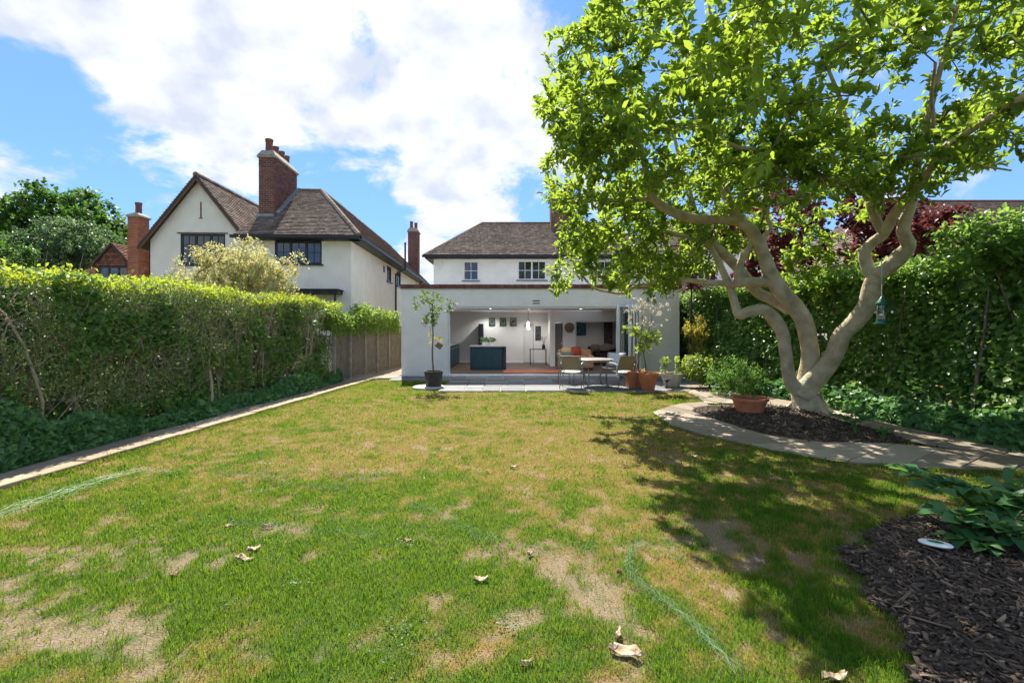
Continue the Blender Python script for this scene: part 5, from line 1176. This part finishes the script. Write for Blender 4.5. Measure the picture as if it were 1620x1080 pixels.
# table and four chairs
TX,TY=2.24,12.75
t=thing('garden_table','round pale-topped garden table on the patio','table',(TX,TY,.033))
m=MB(); m.lathe([(.001,.725),(.50,.725),(.515,.715),(.50,.70),(.001,.70)],(0,0,0),40); m.build('tabletop',MATS['table_top'],t,local=True)
m=MB(); m.lathe([(.47,.698),(.47,.67),(.44,.67),(.44,.698)],(0,0,0),40); m.build('rim_ring',MATS['metal_frame'],t,local=True)
for k in range(4):
    a=math.radians(45+90*k+8); d=Vector((math.cos(a),math.sin(a),0)); m=MB(); p_,r_=catmull([d*.42+Vector((0,0,.675)),d*.36+Vector((0,0,.45)),d*.33+Vector((0,0,.2)),d*.40+Vector((0,0,.0))],[.018]*4,4); m.tube(p_,r_,8); m.build('leg',MATS['metal_frame'],t,smooth=True,local=True)
m=MB(); m.tube([(0.34*math.cos(a),.34*math.sin(a),.22) for a in np.linspace(0,2*math.pi,25)],.009,6); m.build('brace_ring',MATS['metal_frame'],t,local=True)
def chair(lab,loc,rz,sling):
    t=thing('garden_chair',lab,'chair',loc,rz,group='chairs round the patio table'); w=.26
    m=MB(); vs=[]
    for i in range(7):
        s=i/6
        for j in range(5): u=j/2-1; vs.append((w*.92*u,-.20-.10*s*s-.05*s+.015*(1-u*u),.47+.36*s))
    m.add(vs,[(i*5+j,i*5+j+1,(i+1)*5+j+1,(i+1)*5+j) for i in range(6) for j in range(4)]); o=m.build('back_sling',MATS[sling],t,smooth=True,local=True); o.modifiers.new('thickness','SOLIDIFY').thickness=.008
    m=MB(); vs=[]
    for i in range(6):
        s=i/5
        for j in range(5): u=j/2-1; vs.append((w*.92*u,-.19+.44*s,.425+.03*s-.018*(1-u*u)))
    m.add(vs,[(i*5+j,i*5+j+1,(i+1)*5+j+1,(i+1)*5+j) for i in range(5) for j in range(4)]); o=m.build('seat_sling',MATS['sling_grey'],t,smooth=True,local=True); o.modifiers.new('thickness','SOLIDIFY').thickness=.008
    for s in (-1,1):
        x=s*w
        m=MB(); m.tube([(x,-.36,.84),(x,-.30,.66),(x,-.21,.47),(x,-.19,.43),(x,.26,.45)],.012,7); m.build('side_rail',MATS['metal_frame'],t,smooth=True,local=True)
        m=MB(); m.tube([(x,-.24,.52),(x*1.03,-.27,.3),(x*1.06,-.30,0)],.011,7); m.build('leg',MATS['metal_frame'],t,smooth=True,local=True)
        m=MB(); m.tube([(x*1.02,.22,.62),(x*1.03,.24,.3),(x*1.06,.27,0)],.011,7); m.build('leg',MATS['metal_frame'],t,smooth=True,local=True)
        m=MB(); p_,r_=catmull([(x,-.27,.60),(x*1.05,-.12,.645),(x*1.07,.08,.65),(x*1.05,.22,.62)],[.014,.017,.017,.013],4); m.tube(p_,r_,8); m.build('armrest',MATS['sling_grey'],t,smooth=True,local=True)
    m=MB(); m.tube([(-w,-.36,.84),(w,-.36,.84)],.012,7); m.build('top_rail',MATS['metal_frame'],t,local=True)
    return t
chair('olive sling garden chair at the front left of the round table',(1.56,12.28,.033),math.radians(-14),'sling_olive')
chair('olive sling garden chair at the front right of the round table, by the doors',(2.83,12.26,.033),math.radians(22),'sling_olive')
chair('sling garden chair at the far left of the round table',(1.70,13.35,.033),math.radians(208),'sling_olive')
chair('pale grey sling garden chair at the far right of the round table',(2.85,13.30,.033),math.radians(150),'sling_grey')
# pots at the right
b=G(1025,618); t=thing('fig_pot','large round terracotta pot with a small fig tree, right of the doors','potted plant',(b.x,b.y,.033))
pot(t,(b.x,b.y,.033),.16,.255,.43,MATS['terracotta'],.03)
q=[P(1022,592,b.y),P(1021,575,b.y),P(1018,560,b.y),P(1016,540,b.y)]; p_,r_=catmull(q,[.014,.012,.01,.006],5); m=MB(); m.tube(p_,r_,7); m.build('trunk',MATS['bark_dark'],t,smooth=True)
plant_on(t,[tuple(v) for v in p_[3:]],np.concatenate([pts_in(1018,1050,518,545,b.y-.2,b.y+.2,14),pts_in(984,1012,515,535,b.y-.2,b.y+.2,12),pts_in(1005,1035,540,558,b.y-.2,b.y+.2,9)]),6,.11,'leaf_fig',T_leaf(.75),.003)
plant_on(t,[(b.x-.1,b.y,.42)],pts_in(1010,1020,583,592,b.y-.1,b.y+.1,5),6,.05,'leaf_gold',T_simple(.4),.002)
b=P(1003,600,12.35); t=thing('terracotta_trough','square terracotta planter with a tall pale-flowered shrub against the folded doors','potted plant',(b.x,12.35,.033))
m=MB(); s0,s1,h=.19,.23,.44; c=(b.x+.03,12.35,.033)
m.add([(c[0]+sx*s,c[1]+sy*s,c[2]+z) for s,z in ((s0,0),(s1,h-.07),(s1+.02,h-.065),(s1+.02,h),(s1-.02,h),(s1-.025,h-.06)) for sx,sy in ((-1,-1),(1,-1),(1,1),(-1,1))],[(i*4+k,i*4+(k+1)%4,(i+1)*4+(k+1)%4,(i+1)*4+k) for i in range(5) for k in range(4)]+[(3,2,1,0)]); po=m.build('pot',MATS['terracotta'],t)
m=MB(); m.box(c[0]-.208,c[0]+.208,c[1]-.208,c[1]+.208,.40,.425); m.build('soil',MATS['soil'],po)
roots=[]; 
for px_,e in ((998,1000),(1003,1010),(1010,1016),(1006,1030)):
    q=[P(px_,592,12.35),P((px_*2+e)/3,555,12.35),P(e,510,12.4),P(e+random.uniform(-6,6),484,12.4)]; p_,r_=catmull(q,[.016,.014,.010,.004],5); m=MB(); m.tube(p_,r_,6); m.build('stem',MATS['bark_twig'],t,smooth=True); roots+=[tuple(v) for v in p_[6:]]
plant_on(t,roots,pts_in(984,1062,468,522,12.1,12.6,60),12,.05,'leaf_pale',T_leaf(.5),.002)
b=G(1063,613); t=thing('cream_planter','cream round planter with leafy herbs against the pale wall','potted plant',(b.x,b.y,.033)); pot(t,(b.x,b.y,.033),.19,.30,.36,MATS['pot_cream'],.03)
plant_on(t,[(b.x-.1,b.y,.36),(b.x+.1,b.y,.36)],np.concatenate([pts_in(1038,1062,565,592,b.y-.2,b.y+.2,16),pts_in(1065,1095,555,595,b.y-.2,b.y+.25,26)]),7,.085,'leaf_fig',T_leaf(.6),.003)
b=G(1055,617); t=thing('solar_light','small black solar stake light before the cream planter','garden light',(b.x,b.y,0)); m=MB(); m.tube([(b.x,b.y,-.02),(b.x,b.y,.24)],.011,7); m.build('stake',MATS['gutter'],t)
m=MB(); m.lathe([(.001,.29),(.075,.285),(.09,.265),(.05,.24),(.03,.20),(.001,.20)],(b.x,b.y,0),18); m.build('head',MATS['gutter'],t)
# fern pot by the tree
b=G(1186,661); t=thing('feathery_pot','wide terracotta bowl with a feathery green plant beside the big tree','potted plant',(b.x,b.y,.03)); pot(t,(b.x,b.y,.03),.20,.285,.34,MATS['terracotta'],.032)
c0=(b.x,b.y,.34); st=[]
for k in range(24):
    a=RNG.uniform(0,6.28); l=RNG.uniform(.08,.34); hh=RNG.uniform(.35,.72); st.append((b.x-.10+l*math.cos(a)*1.2,b.y+l*math.sin(a),.32+hh))
plant_on(t,[c0,(b.x-.08,b.y,.34),(b.x+.08,b.y+.05,.34)],np.array(st+[tuple(v) for v in pts_in(1132,1208,568,628,b.y-.3,b.y+.3,34)]),20,.055,'leaf_fern',T_simple(.16,.02),.0025,bark='leaf_fern',spread=.9,up=.1,step=.09,rmax=.008)
b=G(1158,633); t=thing('garden_ornament','small grey stone bird ornament beside the feathery pot','ornament',(b.x,b.y,.03)); m=MB()
m.lathe([(.001,0),(.05,.005),(.065,.05),(.055,.10),(.03,.13),(.001,.135)],(b.x,b.y,.03),12); m.build('body',MATS['grey_stone'],t,smooth=True); m=MB(); m.lathe([(.001,-.032),(.024,-.02),(.032,0),(.024,.02),(.001,.032)],(b.x-.035,b.y-.02,.175),10); h_=m.build('head',MATS['grey_stone'],t,smooth=True); m=MB(); m.tube([(b.x-.06,b.y-.03,.175),(b.x-.10,b.y-.045,.168)],[.012,.002],6); m.build('beak',MATS['grey_stone'],h_); m=MB(); m.tube([(b.x+.03,b.y+.02,.09),(b.x+.12,b.y+.06,.05)],[.03,.012],6); m.build('tail',MATS['grey_stone'],t)
# feeder
fy=7.55; c=P(1395,495,fy); t=thing('bird_feeder','green and clear hanging bird feeder on a cord from the right limb','bird feeder',tuple(c))
m=MB(); m.lathe([(.001,.27),(.012,.265),(.03,.235),(.075,.17),(.092,.13),(.085,.12),(.001,.12)],tuple(c),20); m.build('lid',MATS['feeder_green'],t,smooth=True)
m=MB(); m.lathe([(.072,.122),(.072,-.10)],tuple(c),20); m.build('tube',MATS['clear_glass'],t,smooth=True)
m=MB(); m.lathe([(.001,-.02),(.066,-.03),(.066,-.099),(.001,-.099)],tuple(c),16); m.build('seed',MATS['seed'],t)
m=MB(); m.lathe([(.001,-.10),(.076,-.10),(.078,-.15),(.11,-.155),(.112,-.175),(.06,-.19),(.001,-.19)],tuple(c),20); m.build('tray',MATS['feeder_green'],t)
m=MB(); m.tube([c+Vector((0,0,.265)),P(1395,440,fy),P(1395,414,fy+.12)],.006,5); m.build('cord',MATS['string'],t)
# broad-leaved plant in the corner bed
def peony(name,label,base,heads,ls,rn=7):
    t=thing(name,label,'plant',base); C=[];D_=[];N_=[];S=[]; b0=Vector(base)
    m=MB()
    for (px_,py_,Y) in heads:
        h=P(px_,py_,Y); mid=b0.lerp(h,.55)+Vector((0,0,.10)); p_,r_=catmull([b0,mid,h],[.007,.006,.004],5); m.tube(p_,r_,5)
        d0=(h-mid).normalized()
        for k in range(rn):
            a=(k/(rn-1)-.5)*3.6; s=Vector((-d0.y,d0.x,0)).normalized()
            dd=(d0*math.cos(a)+s*math.sin(a)); dd.z=RNG.uniform(-.15,.5); C.append(h+Vector(RNG.normal(0,.012,3))); D_.append(dd); N_.append(Vector((RNG.normal(0,.25),RNG.normal(0,.25)-.15,1))); S.append(ls*RNG.uniform(.75,1.2))
        for k in range(3):
            u=RNG.uniform(.5,.9); q=b0.lerp(h,u)+Vector((0,0,.10*math.sin(math.pi*u))); C.append(q); D_.append(Vector((RNG.normal(),RNG.normal(),.3))); N_.append(Vector((0,0,1))); S.append(ls*.8)
    m.build('stems',MATS['leaf_fern'],t,smooth=True)
    leaves('foliage',np.array(C),np.array(D_),np.array(N_),np.array(S),T_leaf(.48,.08,.14),MATS['leaf_peony'],t)
bp=G(1585,860); peony('peony_plant','dark green broad-leaved plant leaning over the bark in the corner bed',(bp.x,bp.y,.06),
  [(1452,752,3.7),(1440,748,3.85),(1478,772,3.6),(1515,765,3.6),(1535,770,3.5),(1500,812,3.4),(1520,822,3.3),(1545,825,3.35),(1560,822,3.3),(1575,836,3.2),(1530,852,3.2),(1550,862,3.15),(1590,770,3.5),(1600,785,3.4),(1615,800,3.3),(1612,850,3.1),(1580,800,3.4),(1640,780,3.3),(1660,840,3.1),(1625,765,3.6)],.165)
b=G(1355,690,.05); peony('bed_seedling','young broad-leaved plant at the right end of the tree bed',tuple(b),[(1352,652,7.4),(1335,660,7.5),(1345,668,7.3),(1368,664,7.4)],.17)
b=G(1398,698,.03); peony('low_seedling','low blue-green leafy plant at the tip of the tree bed',tuple(b),[(1390,686,7.0),(1405,684,7.0),(1398,690,6.9),(1380,690,6.9)],.14)
b=G(1480,861,.135); t=thing('plastic_disc','white plastic disc with a green centre lying on the bark','disc',tuple(b)); t.rotation_euler=(math.radians(-8),math.radians(4),0)
m=MB(); m.lathe([(.045,.018),(.085,.016),(.093,.008),(.088,0),(.045,0)],(0,0,0),28); m.build('rim',MATS['disc_white'],t,local=True); m=MB(); m.lathe([(.001,.014),(.0455,.012),(.0455,.002),(.001,.002)],(0,0,0),28); m.build('centre',MATS['disc_green'],t,local=True)
# fallen leaves, each its own
def dry(px_,py_,ln,rz,label,brown=False,curl=.5):
    ln*=.9; curl*=.75; b=G(px_,py_); vs=[]; nu,nv_=9,5; seed=RNG.uniform(0,9)
    for i in range(nu):
        s=i/(nu-1); w=ln*.23*math.sin(math.pi*min(1,s*.93+.04))**.7
        for j in range(nv_):
            u=j/(nv_-1)*2-1; vs.append(((s-.5)*ln*(1-.12*curl)+.01*math.sin(7*s+seed),w*u*(1-.3*curl*abs(u)),.008+curl*w*.6*abs(u)**1.6+.06*ln*curl*(2*s-1)**2+.012*math.sin(9*s+seed+3*u)))
    m=MB(); m.add(vs,[(i*nv_+j,(i+1)*nv_+j,(i+1)*nv_+j+1,i*nv_+j+1) for i in range(nu-1) for j in range(nv_-1)])
    o=m.build('fallen_leaf',MATS['dry_leaf_brown' if brown else 'dry_leaf'],smooth=True,label=label,cat='leaf',group='fallen leaves on the lawn'); o.location=b; o.rotation_euler=(RNG.normal(0,.15),RNG.normal(0,.15),math.radians(rz)); o.modifiers.new('thickness','SOLIDIFY').thickness=.0025
dry(384,884,.15,25,'curled cream dry leaf, the largest on the left of the lawn',curl=.8); dry(400,869,.12,60,'narrow cream dry leaf end beside the largest curled leaf at left',curl=.6)
dry(278,908,.07,80,'small pinkish brown dead leaf left of the large curled one',True); dry(760,917,.12,15,'pale dry leaf lying alone in the middle of the foreground',curl=.6)
dry(642,856,.07,10,'small brown dead leaf on green grass left of centre',True); dry(838,876,.07,45,'small pale leaf at the top end of the bare strip')
dry(812,739,.10,20,'small whitish leaf on the parched grass before the house'); dry(993,1032,.19,-20,'big cream dry leaf at the bottom beside the bare patch',curl=.7)
dry(978,1004,.09,70,'yellowish leaf just behind the big cream leaf at the bottom'); dry(832,1050,.08,30,'small cream leaf near the bottom edge left of the big one')
dry(1203,888,.09,120,'pale leaf in the tree shade near the right bed'); dry(1097,722,.12,5,'grey dry leaf in the tree shade by the curved path')
dry(360,833,.06,0,'tiny cream leaf beside the netting fold at left'); dry(424,832,.09,15,'slim cream leaf at the end of the netting fold'); dry(1320,1072,.15,10,'pale torn leaf at the bottom edge right of centre')
dry(980,905,.05,30,'tiny orange leaf on the bare strip',True); dry(1395,862,.12,200,'pale curled leaf at the left edge of the corner bed'); dry(1400,842,.13,10,'large tan leaf at the top of the corner bed')
# loose green netting lying on the lawn
def netting(label,paths):
    t=thing('garden_netting',label,'netting',tuple(G(*paths[0][0][0])),group='strands of netting on the lawn')
    for pts,w,ns in paths:
        mb=MB(); g=[G(*p) for p in pts]; g_,_=catmull(g,[1]*len(g),8); n=len(g_)
        for s in range(ns):
            off=RNG.normal(0,w,1)[0]; ph=RNG.uniform(0,9); pl=[]
            for i,v in enumerate(g_):
                d=(g_[min(i+1,n-1)]-g_[max(i-1,0)]).normalized(); sd=Vector((-d.y,d.x,0)); u=i/(n-1)
                pl.append(v+sd*(off*(.5+.6*math.sin(3*u+ph)**2)+.012*math.sin(i*1.7+ph))+Vector((0,0,.018+.008*math.sin(i*.9+ph)+abs(RNG.normal(0,.005)))))
            mb.tube(pl,.00045,3,caps=False)
        # cross threads
        for s in range(n*ns//2):
            i=RNG.integers(1,n-1); v=g_[i]; d=(g_[i+1]-g_[i-1]).normalized(); sd=Vector((-d.y,d.x,0)); a=RNG.normal(0,w); b_=a+RNG.normal(0,.05)
            mb.tube([v+sd*a+Vector((0,0,.022)),v+sd*b_+d*RNG.normal(0,.06)+Vector((0,0,.024))],.0005,3,caps=False)
        mb.build('strands',MATS['net_pale'],t,kind='stuff')
netting('pale green netting lying in folds across the left of the lawn',[([(-40,830),(40,800),(120,775),(180,755),(240,743)],.14,12),([(345,750),(400,755),(470,768),(560,775)],.07,9),([(400,750),(480,748),(560,752),(600,760)],.16,12)])
netting('thin netting edge running across the middle of the lawn',[([(360,828),(420,832),(500,842),(600,850)],.03,6),([(640,795),(700,820),(760,850),(830,868),(950,870)],.06,9)])
netting('green netting edge snaking towards the bottom right of the lawn',[([(1015,858),(996,885),(1000,915),(1040,945),(1100,995),(1170,1070)],.03,11)])
# clumps at lawn edges
